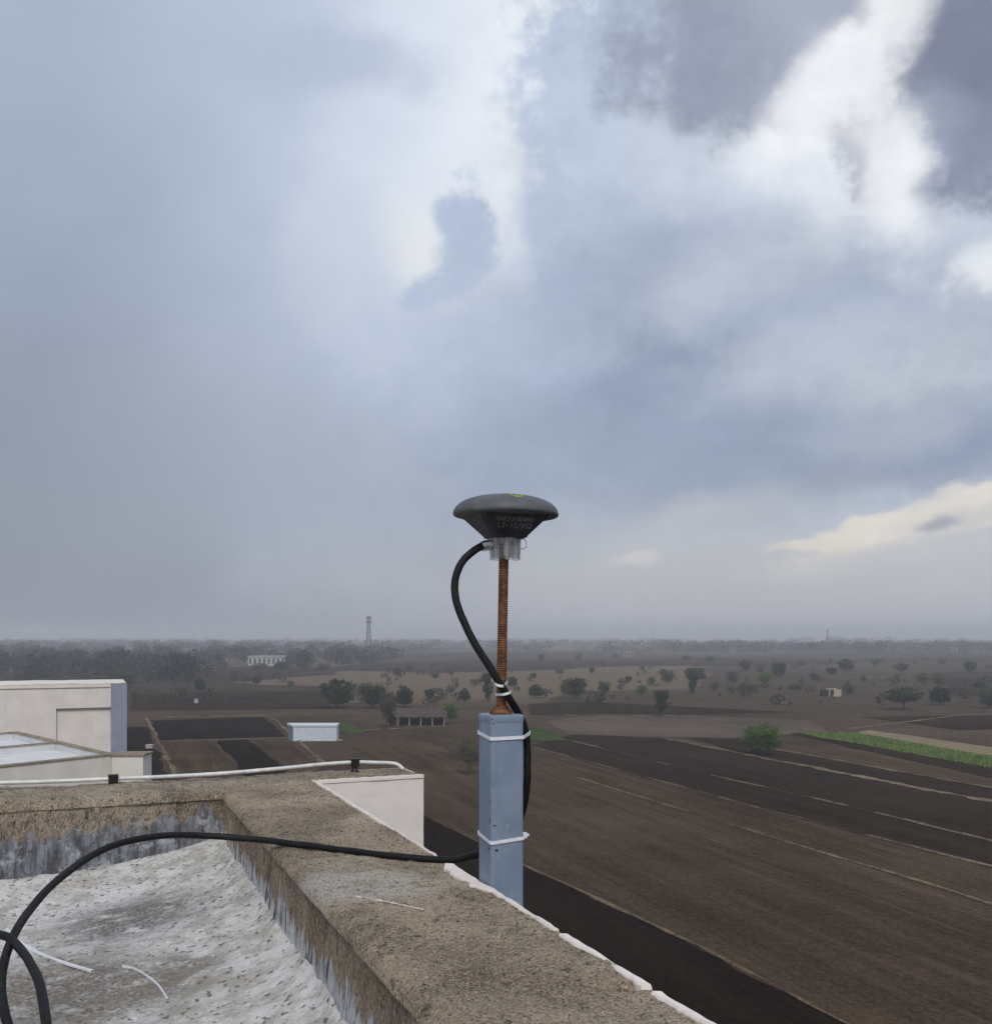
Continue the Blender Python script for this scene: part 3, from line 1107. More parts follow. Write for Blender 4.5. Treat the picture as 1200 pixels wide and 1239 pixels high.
# projecting wall end seen past the near parapet: pinkish white plaster
v, f = [], []
us = np.linspace(B_OUT - 0.02, 1.03, 60)
zs = np.concatenate([np.linspace(-0.4515, -0.75, 44), [-1.5, -6, -H]])
v, f = gridmesh(us, zs, lambda b, z: B(3.056 + 0.0022 * fb(b * 14, z * 14, 3, 4) + (0.004 if z > -0.4535 else 0), b, z))
bpart('outer_wall', v, f, M['pink'])
mb = MB()
mb.boxT(3.062, A_OUT - 0.01, B_OUT - 0.01, 1.0295, -H, -0.4535, B)
bpart('wall_end', mb.v, mb.f, M['pink'], False)
mb = MB()
mb.boxT(-3.0, A_OUT - 0.012, -6.0, B_OUT - 0.002, -H, -0.76, B)
bpart('wall', mb.v, mb.f, M['pink'], False)
# thin broken lip of plaster along the arris of the projecting wall
mb = MB()
for i in range(26):
    b0 = B_OUT + 0.012 + i * (1.03 - B_OUT - 0.012) / 26
    b1 = b0 + (1.03 - B_OUT - 0.012) / 26 * 0.995
    zt = -0.449 + 0.0018 * fb(i * 0.6, 1, 1)
    mb.boxT(3.052, 3.072 + 0.004 * fb(i * 0.9, 2, 2), b0, b1, -0.4585, zt, B)
bpart('plaster_lip', mb.v, mb.f, M['coat'], False)
# a ridge of pale mortar crossing the near parapet top
ridge = [(430, 1085), (460, 1090), (490, 1096), (512, 1101)]
mb = MB()
pts = spline([P(x, y, 0.4488 * 1200 / (y - 770)) for x, y in ridge], 6)
mb.tube(pts, [max(0.0001, 0.0007 + 0.0022 * fb(i * 0.6, 0, 0)) for i in range(len(pts))], 6)
bpart('mortar_ridge', mb.v, mb.f, M['coat'])
# loose grit and chips lying on the parapet tops and in the corner, too many to count
mb = MB()
grit_v, grit_f = [], []
for _ in range(2600):
    if random.random() < 0.7:
        a, b = random.uniform(0.75, 3.0), random.uniform(B_IN + 0.015, B_OUT - 0.012)
        z = -0.4495 + rough(a, b)
    else:
        a, b = random.uniform(A_IN + 0.03, A_OUT - 0.03), random.uniform(-0.9, 1.0)
        if b > B_OUT - 0.05:
            a = max(a, 3.085)
        z = -0.446 + rough(a * 0.9, b * 0.9, 1.2) + 0.006 * fb(b * 4, a * 2, 9.0, 3)
    s = random.uniform(0.0008, 0.0026) * (1.8 if random.random() < 0.06 else 1)
    o_ = [(random.uniform(0.5, 1.1) * s * sx, random.uniform(0.5, 1.1) * s * sy, random.uniform(0.5, 1.0) * s * sz) for sx, sy, sz in
          ((1, 0, 0), (-1, 0, 0), (0, 1, 0), (0, -1, 0), (0, 0, 1), (0, 0, -1))]
    mb.add([B(a + x, b + y, z + w) for x, y, w in o_], [(0, 2, 4), (2, 1, 4), (1, 3, 4), (3, 0, 4), (2, 0, 5), (1, 2, 5), (3, 1, 5), (0, 3, 5)])
M['grit'] = plain('grit', (0.27, 0.235, 0.20), 0.95, 0.6, 60)
o = bpart('grit', mb.v, mb.f, M['grit'], False)
o['kind'] = 'stuff'

# ------------------------------------------------------------------ post, rod, antenna, cable
def post_paint():
    m = Mat('blue_grey_paint', 0.5, 0.4)
    n1 = m.noise(14, 5, 0.6)
    n2 = m.noise(90, 4, 0.6)
    st = m.noise(30, 5, 0.6, m.pos((1, 1, 0.12)))
    c = m.mix((0.172, 0.228, 0.312), (0.218, 0.278, 0.362), m.rng(n1, 0.3, 0.7))
    c = m.mix(c, (0.31, 0.37, 0.47), m.rng(st, 0.56, 0.72, 0, 0.5))
    c = m.mix(c, (0.10, 0.10, 0.11), m.rng(n2, 0.33, 0.25, 0, 0.8))
    dirt = m.noise(7, 6, 0.7, m.pos((1, 1, 0.5)))
    c = m.mix(c, (0.15, 0.165, 0.185), m.rng(dirt, 0.52, 0.70, 0, 0.55))
    scr = m.noise(55, 5, 0.7, m.pos((1, 1, 0.05), (0.3, 0.2, 0)))
    c = m.mix(c, (0.38, 0.43, 0.50), m.rng(scr, 0.62, 0.70, 0, 0.7))
    ru = m.noise(26, 6, 0.75)
    c = m.mix(c, (0.11, 0.055, 0.03), m.rng(ru, 0.67, 0.73, 0, 0.75))
    m.col(c)
    m.bump(m.mul(n1, m.mul(n2, 0.3), 'ADD'), 0.3, 0.004)
    return m.m


def rust():
    m = Mat('rusty_steel', 0.85, 0.2)
    n1 = m.noise(60, 6, 0.7)
    n2 = m.noise(240, 4, 0.6)
    c = m.mix((0.075, 0.036, 0.020), (0.235, 0.108, 0.052), m.rng(n1, 0.32, 0.66))
    c = m.mix(c, (0.33, 0.18, 0.09), m.rng(n2, 0.55, 0.75, 0, 0.7))
    m.col(c)
    m.bump(n2, 0.5, 0.001)
    return m.m


M['post'] = post_paint()
M['rust'] = rust()
M['chip'] = plain('bare_dark_steel', (0.035, 0.03, 0.03), 0.7, 0.3, 200)
M['tie'] = plain('white_nylon', (0.74, 0.76, 0.80), 0.4, 0.05, 80, spec=0.5)
M['rubber'] = None
def rubber():
    m = Mat('black_rubber', 0.55, 0.22)
    d = m.noise(9, 6, 0.7)
    e = m.noise(120, 4, 0.7)
    c = m.mix((0.007, 0.007, 0.007), (0.013, 0.013, 0.013), m.rng(e, 0.35, 0.65))
    m.col(m.mix(c, (0.06, 0.053, 0.045), m.mul(m.rng(d, 0.50, 0.70), m.rng(e, 0.44, 0.62, 0.0, 0.55))))
    m.bump(e, 0.2, 0.001)
    return m.m


M['rubber'] = rubber()
M['black'] = plain('black_plastic', (0.012, 0.012, 0.012), 0.45, 0.2, 60, spec=0.45)

PB0, PB1, PA0, PA1 = 0.679, 0.743, 1.636, 1.700
PTOP = -0.144
post = empty('blue_post', B((PA0 + PA1) / 2, (PB0 + PB1) / 2, -1.7), 'square blue-grey painted steel post fixed outside the parapet', 'post')


def rrect(r, a0, a1, b0, b1, seg=4):
    pts = []
    for (ca, cb, th0) in ((a1 - r, b1 - r, 0), (a0 + r, b1 - r, 90), (a0 + r, b0 + r, 180), (a1 - r, b0 + r, 270)):
        for k in range(seg + 1):
            th = rad(th0 + 90 * k / seg)
            pts.append((ca + r * math.cos(th), cb + r * math.sin(th)))
    return pts


ring = rrect(0.006, PA0, PA1, PB0, PB1)
zs = [-1.7, -0.7] + list(np.linspace(-0.65, PTOP, 50))
v = [B(a + 0.0004 * fb(z * 20, i, 0), b, z) for z in zs for i, (a, b) in enumerate(ring)]
k = len(ring)
f = [(i * k + j, i * k + (j + 1) % k, (i + 1) * k + (j + 1) % k, (i + 1) * k + j) for i in range(len(zs) - 1) for j in range(k)]
f.append(tuple((len(zs) - 1) * k + j for j in range(k)))
post_tube = settle(mesh('tube', v, f, M['post'], None, False), post)
ring = rrect(0.007, PA0 - 0.0015, PA1 + 0.0015, PB0 - 0.0015, PB1 + 0.0015)
v = []
lv = [PTOP - 0.011, PTOP - 0.0045, PTOP + 0.0005, PTOP + 0.002]
ins = [0.0008, 0, 0.0004, 0.003]
ca, cb = (PA0 + PA1) / 2, (PB0 + PB1) / 2
for z, d in zip(lv, ins):
    for a, b in ring:
        kk = 1 - d / 0.032
        v.append(B(ca + (a - ca) * kk, cb + (b - cb) * kk, z + 0.0014 * fb(a * 120, b * 120, 2)))
f = [(i * k + j, i * k + (j + 1) % k, (i + 1) * k + (j + 1) % k, (i + 1) * k + j) for i in range(3) for j in range(k)]
f.append(tuple(3 * k + j for j in range(k)))
settle(mesh('top_plate', v, f, M['post'], None, False), post)
# fixing plates to the wall, below the parapet edge
for z in (-0.75, -1.45):
    mb = MB()
    mb.boxT(PA0 - 0.06, PA1 + 0.06, PB0 - 0.004, PB0 + 0.004, z - 0.03, z + 0.03, B)
    settle(mb.build('wall_bracket', M['post']), post)


def chip(face, s, z, w, h):
    """irregular patch where the paint is off; face 'n' looks along -b, 'd' along -a"""
    pts = []
    for i in range(9):
        th = 2 * math.pi * i / 9
        r = random.uniform(0.6, 1.15)
        u, q_ = s + w * r * math.cos(th), z + h * r * math.sin(th)
        pts.append(B(u, PB0 - 0.0009, q_) if face == 'n' else B(PA0 - 0.0009, u, q_))
    settle(mesh('paint_chip', pts, [tuple(range(9))], M['chip']), post_tube)


zpx = lambda y: (770 - y) / 1200 * 1.775
chip('d', PB0 + 0.0035, zpx(949), 0.0010, 0.0022)
chip('n', PA0 + 0.004, zpx(971), 0.0022, 0.0026)
chip('n', PA0 + 0.0055, zpx(994), 0.0012, 0.0052)
chip('d', PB0 + 0.006, zpx(999), 0.0050, 0.0010)
chip('n', PA0 + 0.012, zpx(1028), 0.0020, 0.0040)
chip('d', PB0 + 0.010, zpx(1029), 0.0035, 0.0022)
chip('d', PB0 + 0.001, zpx(870), 0.0018, 0.0012)
chip('d', PB0 + 0.003, zpx(876), 0.0010, 0.0016)

# threaded rod with its weld
PX, PY = B(ca, cb, 0)[:2]
rb = Vector((PX, PY, H + PTOP))
rt = Vector((PX + 0.0055, PY, H + 0.165))
rod = empty('threaded_rod', rb, 'rusty threaded steel rod welded upright on top of the blue post', 'rod')
prof_v, prof_f = [], []
turns, seg, per = int((rt - rb).length / 0.0042), 14, 4
ax = (rt - rb).normalized()
ux = ax.orthogonal().normalized()
uy = ax.cross(ux)
tot = turns * seg
Ln = (rt - rb).length
rows = turns * 4
for i in range(rows + 1):
    for kk in range(seg):
        th = 2 * math.pi * kk / seg
        ph = (i / 4.0 + kk / seg)
        fr = abs((ph % 1.0) - 0.5) * 2
        r = 0.0079 + 0.0020 * fr + 0.0003 * fb(i * 0.07, kk, 1)
        p = rb + ax * (Ln * i / rows) + (ux * math.cos(th) + uy * math.sin(th)) * r
        prof_v.append(p)
prof_f = [(i * seg + j, i * seg + (j + 1) % seg, (i + 1) * seg + (j + 1) % seg, (i + 1) * seg + j) for i in range(rows) for j in range(seg)]
settle(mesh('threaded_bar', prof_v, prof_f, M['rust'], None, False), rod)
mb = MB()
mb.lathe([(0.0205, -0.001), (0.0205, 0.003), (0.0190, 0.0065), (0.0150, 0.0085), (0.0120, 0.0100), (0.0125, 0.0145), (0.0100, 0.0165)], seg=26)
wv = []
for x, y, z in mb.v:
    d = 1 + 0.30 * fb(x * 190, y * 190, z * 260, 3)
    wv.append((PX + x * d, PY + y * d, H + PTOP + 0.001 + z * (1 + 0.2 * fb(x * 90, y * 90, 3))))
settle(mesh('weld_bead', wv, mb.f, M['rust'], None, True), rod)

# --- antenna
def antenna_plastic():
    m = Mat('dark_grey_plastic', 0.55, 0.4)
    n1 = m.noise(30, 5, 0.6)
    n2 = m.noise(400, 3, 0.6)
    c = m.mix((0.075, 0.083, 0.088), (0.105, 0.112, 0.117), m.rng(n1, 0.3, 0.7))
    c = m.mix(c, (0.16, 0.155, 0.145), m.rng(n1, 0.58, 0.75, 0, 0.4))
    m.col(c)
    m.bump(n2, 0.15, 0.0006)
    return m.m


M['dome'] = antenna_plastic()
M['base'] = plain('charcoal_plastic', (0.036, 0.04, 0.046), 0.6, 0.2, 40, spec=0.35)
M['chalk'] = plain('chalk_writing', (0.50, 0.51, 0.52), 0.8, 0.1, 20)
M['lime'] = plain('yellow_green_print', (0.30, 0.38, 0.10), 0.5, 0.2, 100)
M['steel'] = plain('zinc_steel', (0.55, 0.57, 0.60), 0.3, 0.15, 90, metal=0.9)

AX, AY = 0.0172, PY
ant = empty('satellite_antenna', (AX, AY, H + 0.18), 'dark grey dome shaped satellite antenna mounted on the rusty rod', 'antenna')
ant.rotation_euler = (0, rad(0.8), rad(15))
# local coordinates from here: origin at the bottom of the base
DR = 0.0965
mb = MB()
prof = [(0.055, 0.0315), (0.085, 0.0318), (0.0905, 0.0322), (0.0942, 0.0332), (0.0962, 0.0352), (DR, 0.0385), (0.0960, 0.0420), (0.0940, 0.0475), (0.0900, 0.0535),
        (0.0845, 0.0590), (0.0770, 0.0640), (0.0670, 0.0685), (0.055, 0.0722), (0.042, 0.0748), (0.028, 0.0764), (0.014, 0.0772), (0.0005, 0.0775)]
prof = [(r_, 0.0375 + (z_ - 0.0315) * 0.87) for r_, z_ in prof]
mb.lathe(prof, seg=72)
dome_o = mesh('dome', mb.v, mb.f, M['dome'], ant, True)
# square tapering base with chamfered corners
def octo(hs, ch):
    return [(hs, -hs + ch), (hs, hs - ch), (hs - ch, hs), (-hs + ch, hs), (-hs, hs - ch), (-hs, -hs + ch), (-hs + ch, -hs), (hs - ch, -hs)]


v, f = [], []
lev = [(0.026, 0.006, -0.002), (0.0335, 0.007, 0.0), (0.0345, 0.007, 0.003), (0.0640, 0.008, 0.0360), (0.0670, 0.008, 0.0382)]
for hs, ch, z in lev:
    v += [(x, y, z) for x, y in octo(hs, ch)]
f = [(i * 8 + j, i * 8 + (j + 1) % 8, (i + 1) * 8 + (j + 1) % 8, (i + 1) * 8 + j) for i in range(4) for j in range(8)]
f += [tuple(range(8))[::-1], tuple(range(32, 40))]
base_o = mesh('base', v, f, M['base'], ant, False)
# handwriting on the front facet
GL = {'N': [[(0, 0), (0, 1), (1, 0), (1, 1)]], 'A': [[(0, 0), (.5, 1), (1, 0)], [(.2, .4), (.8, .4)]],
      'R': [[(0, 0), (0, 1), (.8, .95), (.85, .6), (0, .5), (1, 0)]], 'S': [[(1, .9), (.4, 1), (.05, .75), (.9, .35), (.6, 0), (0, .1)]],
      'I': [[(.5, 0), (.5, 1)]], 'G': [[(1, .85), (.5, 1), (.05, .6), (.2, .1), (.8, .05), (1, .45), (.55, .45)]],
      'H': [[(0, 0), (0, 1)], [(1, 0), (1, 1)], [(0, .5), (1, .5)]], 'L': [[(.1, 1), (.1, 0), (.9, 0)]],
      '5': [[(1, 1), (.2, 1), (.1, .55), (.8, .5), (.85, .1), (0, 0)]], '-': [[(.1, .5), (.9, .5)]], '1': [[(.25, .75), (.55, 1), (.55, 0)]],
      '/': [[(0, -.2), (1, 1.15)]], '0': [[(.5, 1), (.1, .7), (.1, .25), (.5, 0), (.9, .3), (.85, .75), (.5, 1)]],
      '2': [[(.05, .75), (.45, 1), (.9, .7), (.05, 0), (1.1, .05)]]}
mb = MB()
p0, p1 = Vector((0, -0.0345, 0.003)), Vector((0, -0.0640, 0.0360))
sl = (p1 - p0).normalized()
nrm = Vector((1, 0, 0)).cross(sl).normalized()
if nrm.y > 0:
    nrm = -nrm


def script(txt, x0, v0, cw, chh):
    for i, c in enumerate(txt):
        jx, jy = random.uniform(-.0003, .0003), random.uniform(-.0004, .0004)
        for st in GL[c]:
            pts = [p0 + sl * (v0 + jy + y * chh * 0.95) + Vector((x0 + i * cw + jx + (x * 0.72 + y * 0.12) * cw, 0, 0)) + nrm * 0.0005 for x, y in st]
            mb.tube(pts, 0.00030, 5)


script('NARSINGARH', -0.0330, 0.0292, 0.0068, 0.0098)
script('L5-15/052', -0.0275, 0.0150, 0.0072, 0.0102)
mesh('handwriting', mb.v, mb.f, M['chalk'], base_o, False)
# yellow-green ring emblem on the crown of the dome
mb = MB()


def dome_z(r):
    for i in range(len(prof) - 1):
        (r0, z0), (r1, z1) = prof[i], prof[i + 1]
        if z0 > 0.044 and r1 <= r <= r0:
            return z0 + (z1 - z0) * (r0 - r) / (r0 - r1 + 1e-9)
    return 0.0775


for R0, a0, a1, wd in ((0.0105, 150, 400, 0.0016), (0.0052, 200, 420, 0.0011)):
    pts = []
    for i in range(26):
        th = rad(a0 + (a1 - a0) * i / 25)
        x, y = 0.0 + R0 * math.cos(th), -0.069 + R0 * math.sin(th)
        pts.append((x, y, dome_z(math.hypot(x, y)) + 0.0001))
    mb.tube(pts, wd, 6)
mesh('emblem', mb.v, mb.f, M['lime'], dome_o, False)
# steel mounting collar
mb = MB()
mb.lathe([(0.012, -0.012), (0.0225, -0.012), (0.0235, -0.010), (0.0235, -0.002), (0.0255, -0.0015), (0.0255, 0.0005), (0.012, 0.0006)], seg=40)
mesh('collar', mb.v, mb.f, M['steel'], ant, True)
# connector stub on the left
cdir = Vector((-math.cos(rad(15)), math.sin(rad(15)), -0.16)).normalized()
c0 = Vector((-0.016, 0.0, -0.010))
mb = MB()
mb.tube([c0, c0 + cdir * 0.012], 0.0095, 6)
mb.tube([c0 + cdir * 0.010, c0 + cdir * 0.026], 0.0080, 16)
mesh('connector', mb.v, mb.f, M['steel'], ant, False)

# crumpled clear tape wrapped round the collar and rod top
def tape_mat():
    m = Mat('clear_tape', 0.28, 0.5)
    n1 = m.noise(70, 5, 0.6, m.pos((1, 1, 0.2)))
    m.col(m.mix((0.22, 0.225, 0.22), (0.62, 0.63, 0.63), m.rng(n1, 0.42, 0.66)))
    tr = m.n('ShaderNodeBsdfTransparent')
    mx = m.n('ShaderNodeMixShader')
    m.l(m.rng(n1, 0.36, 0.66, 0.30, 0.62), mx.inputs[0])
    m.l(tr.outputs[0], mx.inputs[1])
    m.l(m.b.outputs[0], mx.inputs[2])
    m.l(mx.outputs[0], m.t.nodes['Material Output'].inputs['Surface'])
    m.bump(n1, 0.6, 0.002)
    return m.m


M['tape'] = tape_mat()
tape = empty('clear_tape_wrap', (AX - 0.001, AY, H + 0.14), 'crumpled clear plastic tape wrapped under the grey antenna', 'tape')
v, f = [], []
seg, nz = 64, 14
for i in range(nz):
    t = i / (nz - 1)
    for j in range(seg):
        th = 2 * math.pi * j / seg
        r = 0.0265 + 0.0025 * t + 0.0022 * fb(math.cos(th) * 5, math.sin(th) * 5, t * 1.2, 4) + 0.0011 * math.sin(th * 17 + t)
        z = 0.040 * t + (0.004 * fb(math.cos(th) * 4, math.sin(th) * 4, 8, 3) if i == 0 else 0)
        v.append((r * math.cos(th), r * math.sin(th), z))
f = [(i * seg + j, i * seg + (j + 1) % seg, (i + 1) * seg + (j + 1) % seg, (i + 1) * seg + j) for i in range(nz - 1) for j in range(seg)]
mesh('sleeve', v, f, M['tape'], tape, True)
v2 = [(x * 0.86 + 0.001, y * 0.86, z * 0.8 + 0.004) for x, y, z in v]
mesh('inner_layer', v2, f, M['tape'], tape, True)
mb = MB()
lp = []
for i in range(22):
    th = rad(190 - 330 * i / 21)
    lp.append((0.0325 + 0.0068 * math.cos(th) * (1 + 0.1 * math.sin(i)), -0.004, 0.0285 + 0.0095 * math.sin(th) + 0.001 * math.sin(i * 1.7)))
mb.tube(lp, 0.0009, 6)
mesh('loose_end', mb.v, mb.f, M['tie'], tape, True)
mb = MB()
tl = [Vector((-0.024, 0, 0.028)), Vector((-0.034, 0.0, 0.026)), Vector((-0.044, 0.0, 0.0235))]
mb.tube(tl, [0.0110, 0.0098, 0.0086], 16, cap=False)
mesh('connector_wrap', mb.v, mb.f, M['tape'], tape, True)

# --- antenna cable
CR = 0.0070
con = parent_matrix(ant) @ (c0 + cdir * 0.022)


def BP(a, b, z):
    return Vector(B(a, b, z))


def zof(py, Y):
    return (770 - py) / 1200 * Y


cab = [con, P(572, 667, 1.803), P(559, 680, 1.800), P(551, 700, 1.797), P(551, 722, 1.794), P(559, 748, 1.790), P(573, 777, 1.787), P(590, 804, 1.786),
       P(604, 826, 1.788), P(616, 845, 1.800), P(626, 861, 1.824), P(633, 876, 1.836), P(637, 894, 1.838), P(638, 925, 1.838), P(637, 955, 1.842), P(632, 982, 1.856),
       P(619, 1008, 1.885), P(599, 1026, 1.915), P(572, 1036, 1.945), P(540, 1040.5, 1.968), P(480, 1036.5, 2.0), P(420, 1029.5, 2.052), P(360, 1022, 2.11),
       P(310, 1016, 2.14), P(250, 1011.5, 2.13), P(190, 1012, 2.06), P(130, 1026, 1.95), P(75, 1061, 1.80), P(32, 1107, 1.66), P(9, 1150, 1.56),
       P(2, 1195, 1.49), P(9, 1239, 1.43), P(30, 1290, 1.40), P(70, 1350, 1.365), P(60, 1400, 1.26), P(-40, 1400, 1.265), P(-130, 1330, 1.42), P(-130, 1220, 1.62),
       P(-60, 1140, 1.64), P(0, 1132, 1.60), P(26, 1150, 1.55), P(46, 1188, 1.46), P(56, 1239, 1.37), P(64, 1310, 1.29), P(95, 1400, 1.25), P(170, 1440, 1.185), P(300, 1440, 1.19)]
mb = MB()
cp = spline(cab, 9)
cp = [p + Vector((fb(p.x * 14, p.z * 14, 1.0), fb(p.y * 14, p.x * 14, 2.0), fb(p.z * 14, p.x * 14, 3.0))) * 0.0013 for p in cp]
mb.tube(cp, [CR * (1 + 0.03 * fb(i * 0.21, 0, 5)) for i in range(len(cp))], 14)
o = mb.build('antenna_cable', M['rubber'], None, True)
tag(o, 'thick black cable running from the antenna over the parapet into a coil', 'cable')

# --- cable ties
def band(path, wid, thick, nup=Vector((0, 0, 1))):
    """flat strap following a closed or open path; wid along nup"""
    mb_ = MB()
    n = len(path)
    for i, p in enumerate(path):
        for s in (-0.5, 0.5):
            mb_.v.append(tuple(p[0] + nup * wid * s))
            mb_.v.append(tuple(p[0] + p[1] * thick + nup * wid * s))
    for i in range(n - 1):
        a = i * 4
        b = a + 4
        mb_.f += [(a, b, b + 2, a + 2), (a + 1, a + 3, b + 3, b + 1), (a, a + 1, b + 1, b), (a + 2, b + 2, b + 3, a + 3)]
    return mb_


def hull(points):
    pts = sorted(set(points))
    def half(ps):
        h = []
        for p in ps:
            while len(h) > 1 and (h[-1][0] - h[-2][0]) * (p[1] - h[-2][1]) - (h[-1][1] - h[-2][1]) * (p[0] - h[-2][0]) <= 0:
                h.pop()
            h.append(p)
        return h
    a, b = half(pts), half(pts[::-1])
    return a[:-1] + b[:-1]


def tie(circles_or_pts, z0, tilt, wid, thick, label, head_at=None, head_s=0.006):
    hp = hull(circles_or_pts)
    hp.append(hp[0])
    c = Vector((sum(p[0] for p in hp[:-1]) / (len(hp) - 1), sum(p[1] for p in hp[:-1]) / (len(hp) - 1), 0))
    path = []
    for x, y in hp:
        p = Vector((x, y, z0 + tilt[0] * (x - c.x) + tilt[1] * (y - c.y)))
        out = (Vector((x, y, 0)) - c).normalized()
        path.append((p, out))
    e = empty('cable_tie', path[0][0], label, 'cable tie', 'white cable ties')
    b = band(path, wid, thick)
    settle(b.build('strap', M['tie']), e)
    if head_at is not None:
        hx, hy = head_at
        hz = z0 + tilt[0] * (hx - c.x) + tilt[1] * (hy - c.y)
        mb_ = MB()
        s = head_s
        mb_.box(hx - s * 0.7, hx + s * 0.7, hy - s * 0.6, hy + s * 0.6, hz - s * 0.75, hz + s * 0.75)
        mb_.box(hx + s * 0.6, hx + s * 1.3, hy - s * 0.3, hy + s * 0.3, hz - s * 0.2, hz + s * 0.35)
        settle(mb_.build('head', M['tie']), e)
    return e


def circ(c, r, n=16):
    return [(c[0] + r * math.cos(2 * math.pi * i / n), c[1] + r * math.sin(2 * math.pi * i / n)) for i in range(n)]


def post_ring(e):
    return [B(a, b, 0)[:2] for a, b in rrect(0.006, PA0 - e, PA1 + e, PB0 - e, PB1 + e)]


cabz = lambda z: min(spline(cab[:20], 12), key=lambda p: abs(p.z - (H + z)) + (10 if p.y > 1.9 else 0))
for yy, lab, hd, tl_ in ((890, 'white cable tie round the upper blue post holding the black cable', None, (-0.03, 0.10)),
                         (1013, 'white cable tie round the lower blue post with its head showing', 'r', (0.02, 0.14))):
    z = (770 - yy) / 1200 * 1.795
    pts = post_ring(0.0012)
    if hd is None:
        p = cabz(z)
        pts += circ((p.x, p.y), CR + 0.0006)
    tie(pts, H + z, tl_, 0.0062, 0.0014, lab, (B(PA0 + 0.012, PB1 + 0.006, 0)[:2] if hd else None), 0.0065)
for yy, lab, hd, tl_ in ((826, 'white cable tie with its head binding the cable to the rusty rod', True, (-0.25, 0.25)),
                         (839, 'white cable tie just above the rusty weld binding cable and rod', False, (0.28, 0.1))):
    z = (770 - yy) / 1200 * 1.795
    t = (z - PTOP) / 0.31
    rc = (PX + 0.0055 * t, PY)
    p = cabz(z)
    tie(circ(rc, 0.0100) + circ((p.x, p.y), CR + 0.001), H + z, tl_, 0.0046, 0.0012, lab, ((rc[0] - 0.0155, rc[1] - 0.008) if hd else None), 0.0052)


# two cut ties lying on the roof floor
def on_floor(px, py):
    Y = 0.655 * 1200 / (py - 770)
    for _ in range(6):
        x = (px - 600) / 1200 * Y
        a, b = -x * SA + Y * CA, x * CA + Y * SA
        z = floor_fn(a, b)[2] - H
        Y = -z * 1200 / (py - 770)
    return P(px, py, Y)


for pxs, wid, lab in (([(8, 1126), (20, 1139), (45, 1154), (75, 1166), (112, 1177)], 0.0068, 'wide white strip of cut cable tie lying beside the black coil'),
                      ([(148, 1171), (162, 1174), (178, 1183), (192, 1195), (203, 1212)], 0.0026, 'thin curled white cable tie offcut on the stained roof floor')):
    pts = spline([on_floor(*p) + Vector((0, 0, 0.0035)) for p in pxs], 6)
    path = []
    for i, p in enumerate(pts):
        t = (pts[min(i + 1, len(pts) - 1)] - pts[max(i - 1, 0)]).normalized()
        path.append((p, Vector((0, 0, 1)), t.cross(Vector((0, 0, 1))).normalized()))
    mb_ = MB()
    for p, n_up, sd in path:
        for s in (-0.5, 0.5):
            mb_.v.append(tuple(p + sd * wid * s - n_up * 0.003))
            mb_.v.append(tuple(p + sd * wid * s + n_up * 0.001))
    for i in range(len(path) - 1):
        a = i * 4
        b = a + 4
        mb_.f += [(a, b, b + 2, a + 2), (a + 1, a + 3, b + 3, b + 1), (a, a + 1, b + 1, b), (a + 2, b + 2, b + 3, a + 3)]
    o = mb_.build('cut_cable_tie', M['tie'])
    tag(o, lab, 'cable tie')

# --- lightning conductor rod along the far parapet, held in two black saddles
M['alu'] = plain('dull_aluminium', (0.66, 0.66, 0.63), 0.5, 0.12, 40, metal=0.1, spec=0.4)
AP = 3.20
cpts = [PA(-160, 949.5, AP), PA(-60, 948.5, AP), PA(0, 947.5, AP), PA(70, 945.5, AP), PA(137, 942.5, AP), PA(200, 940, AP), PA(270, 936, AP), PA(340, 930, AP), PA(390, 925, AP), PA(429, 922.5, AP),
        PA(455, 923, AP), PA(472, 923.5, AP), PA(481, 925.5, AP - 0.01), PA(488, 931, AP - 0.03)]
mb = MB()
mb.tube(spline(cpts, 8), 0.0062, 10)
tag(mb.build('conductor_rod', M['alu'], None, True), 'pale metal conductor rod running along the far parapet', 'rod')
for px, lab in ((137, 'black plastic rod holder on the parapet below the pale wing'), (429, 'black plastic rod holder near the projecting end of the parapet')):
    c = PA(px, 942.5 if px < 200 else 922.5, AP)
    zb = H - 0.449
    e = empty('rod_holder', (c.x, c.y, zb), lab, 'rod holder', 'black holders of the conductor rod', rz=rad(22.8))
    hh = c.z - zb
    mb = MB()
    mb.lathe([(0.001, 0.0), (0.0150, 0.0), (0.0150, 0.004), (0.0105, 0.006), (0.0085, hh * 0.45), (0.0085, hh - 0.008), (0.001, hh - 0.008)], seg=18)
    mesh('base', mb.v, mb.f, M['black'], e, True)
    mb = MB()
    mb.box(-0.0135, 0.0135, -0.011, -0.0064, hh - 0.012, hh + 0.012)
    mb.box(-0.0135, 0.0135, 0.0064, 0.011, hh - 0.012, hh + 0.012)
    mb.box(-0.0134, 0.0134, -0.0109, 0.0109, hh - 0.015, hh - 0.0065)
    mesh('saddle', mb.v, mb.f, M['black'], e, False)
    mb = MB()
    mb.box(-0.0145, 0.0145, -0.0125, 0.0125, hh + 0.0065, hh + 0.0125)
    mb.box(-0.006, 0.006, -0.0135, -0.0115, hh - 0.006, hh + 0.010)
    mesh('clip', mb.v, mb.f, M['black'], e, False)

# ------------------------------------------------------------------ neighbouring buildings on the left
def Tl(base, ang):
    c, s = math.cos(ang), math.sin(ang)
    return lambda x, y, z: (base[0] + x * c - y * s, base[1] + x * s + y * c, z)


blk = empty('cream_block', B(53, -3, -H), 'tall cream painted block with recessed panel and grey corner strip', 'building')
AF = 51.5
ZT = -2.28


def kpart(name, parts, mat):
    mb_ = MB()
    for p in parts:
        mb_.boxT(*p, B)
    return settle(mb_.build(name, mat), blk)


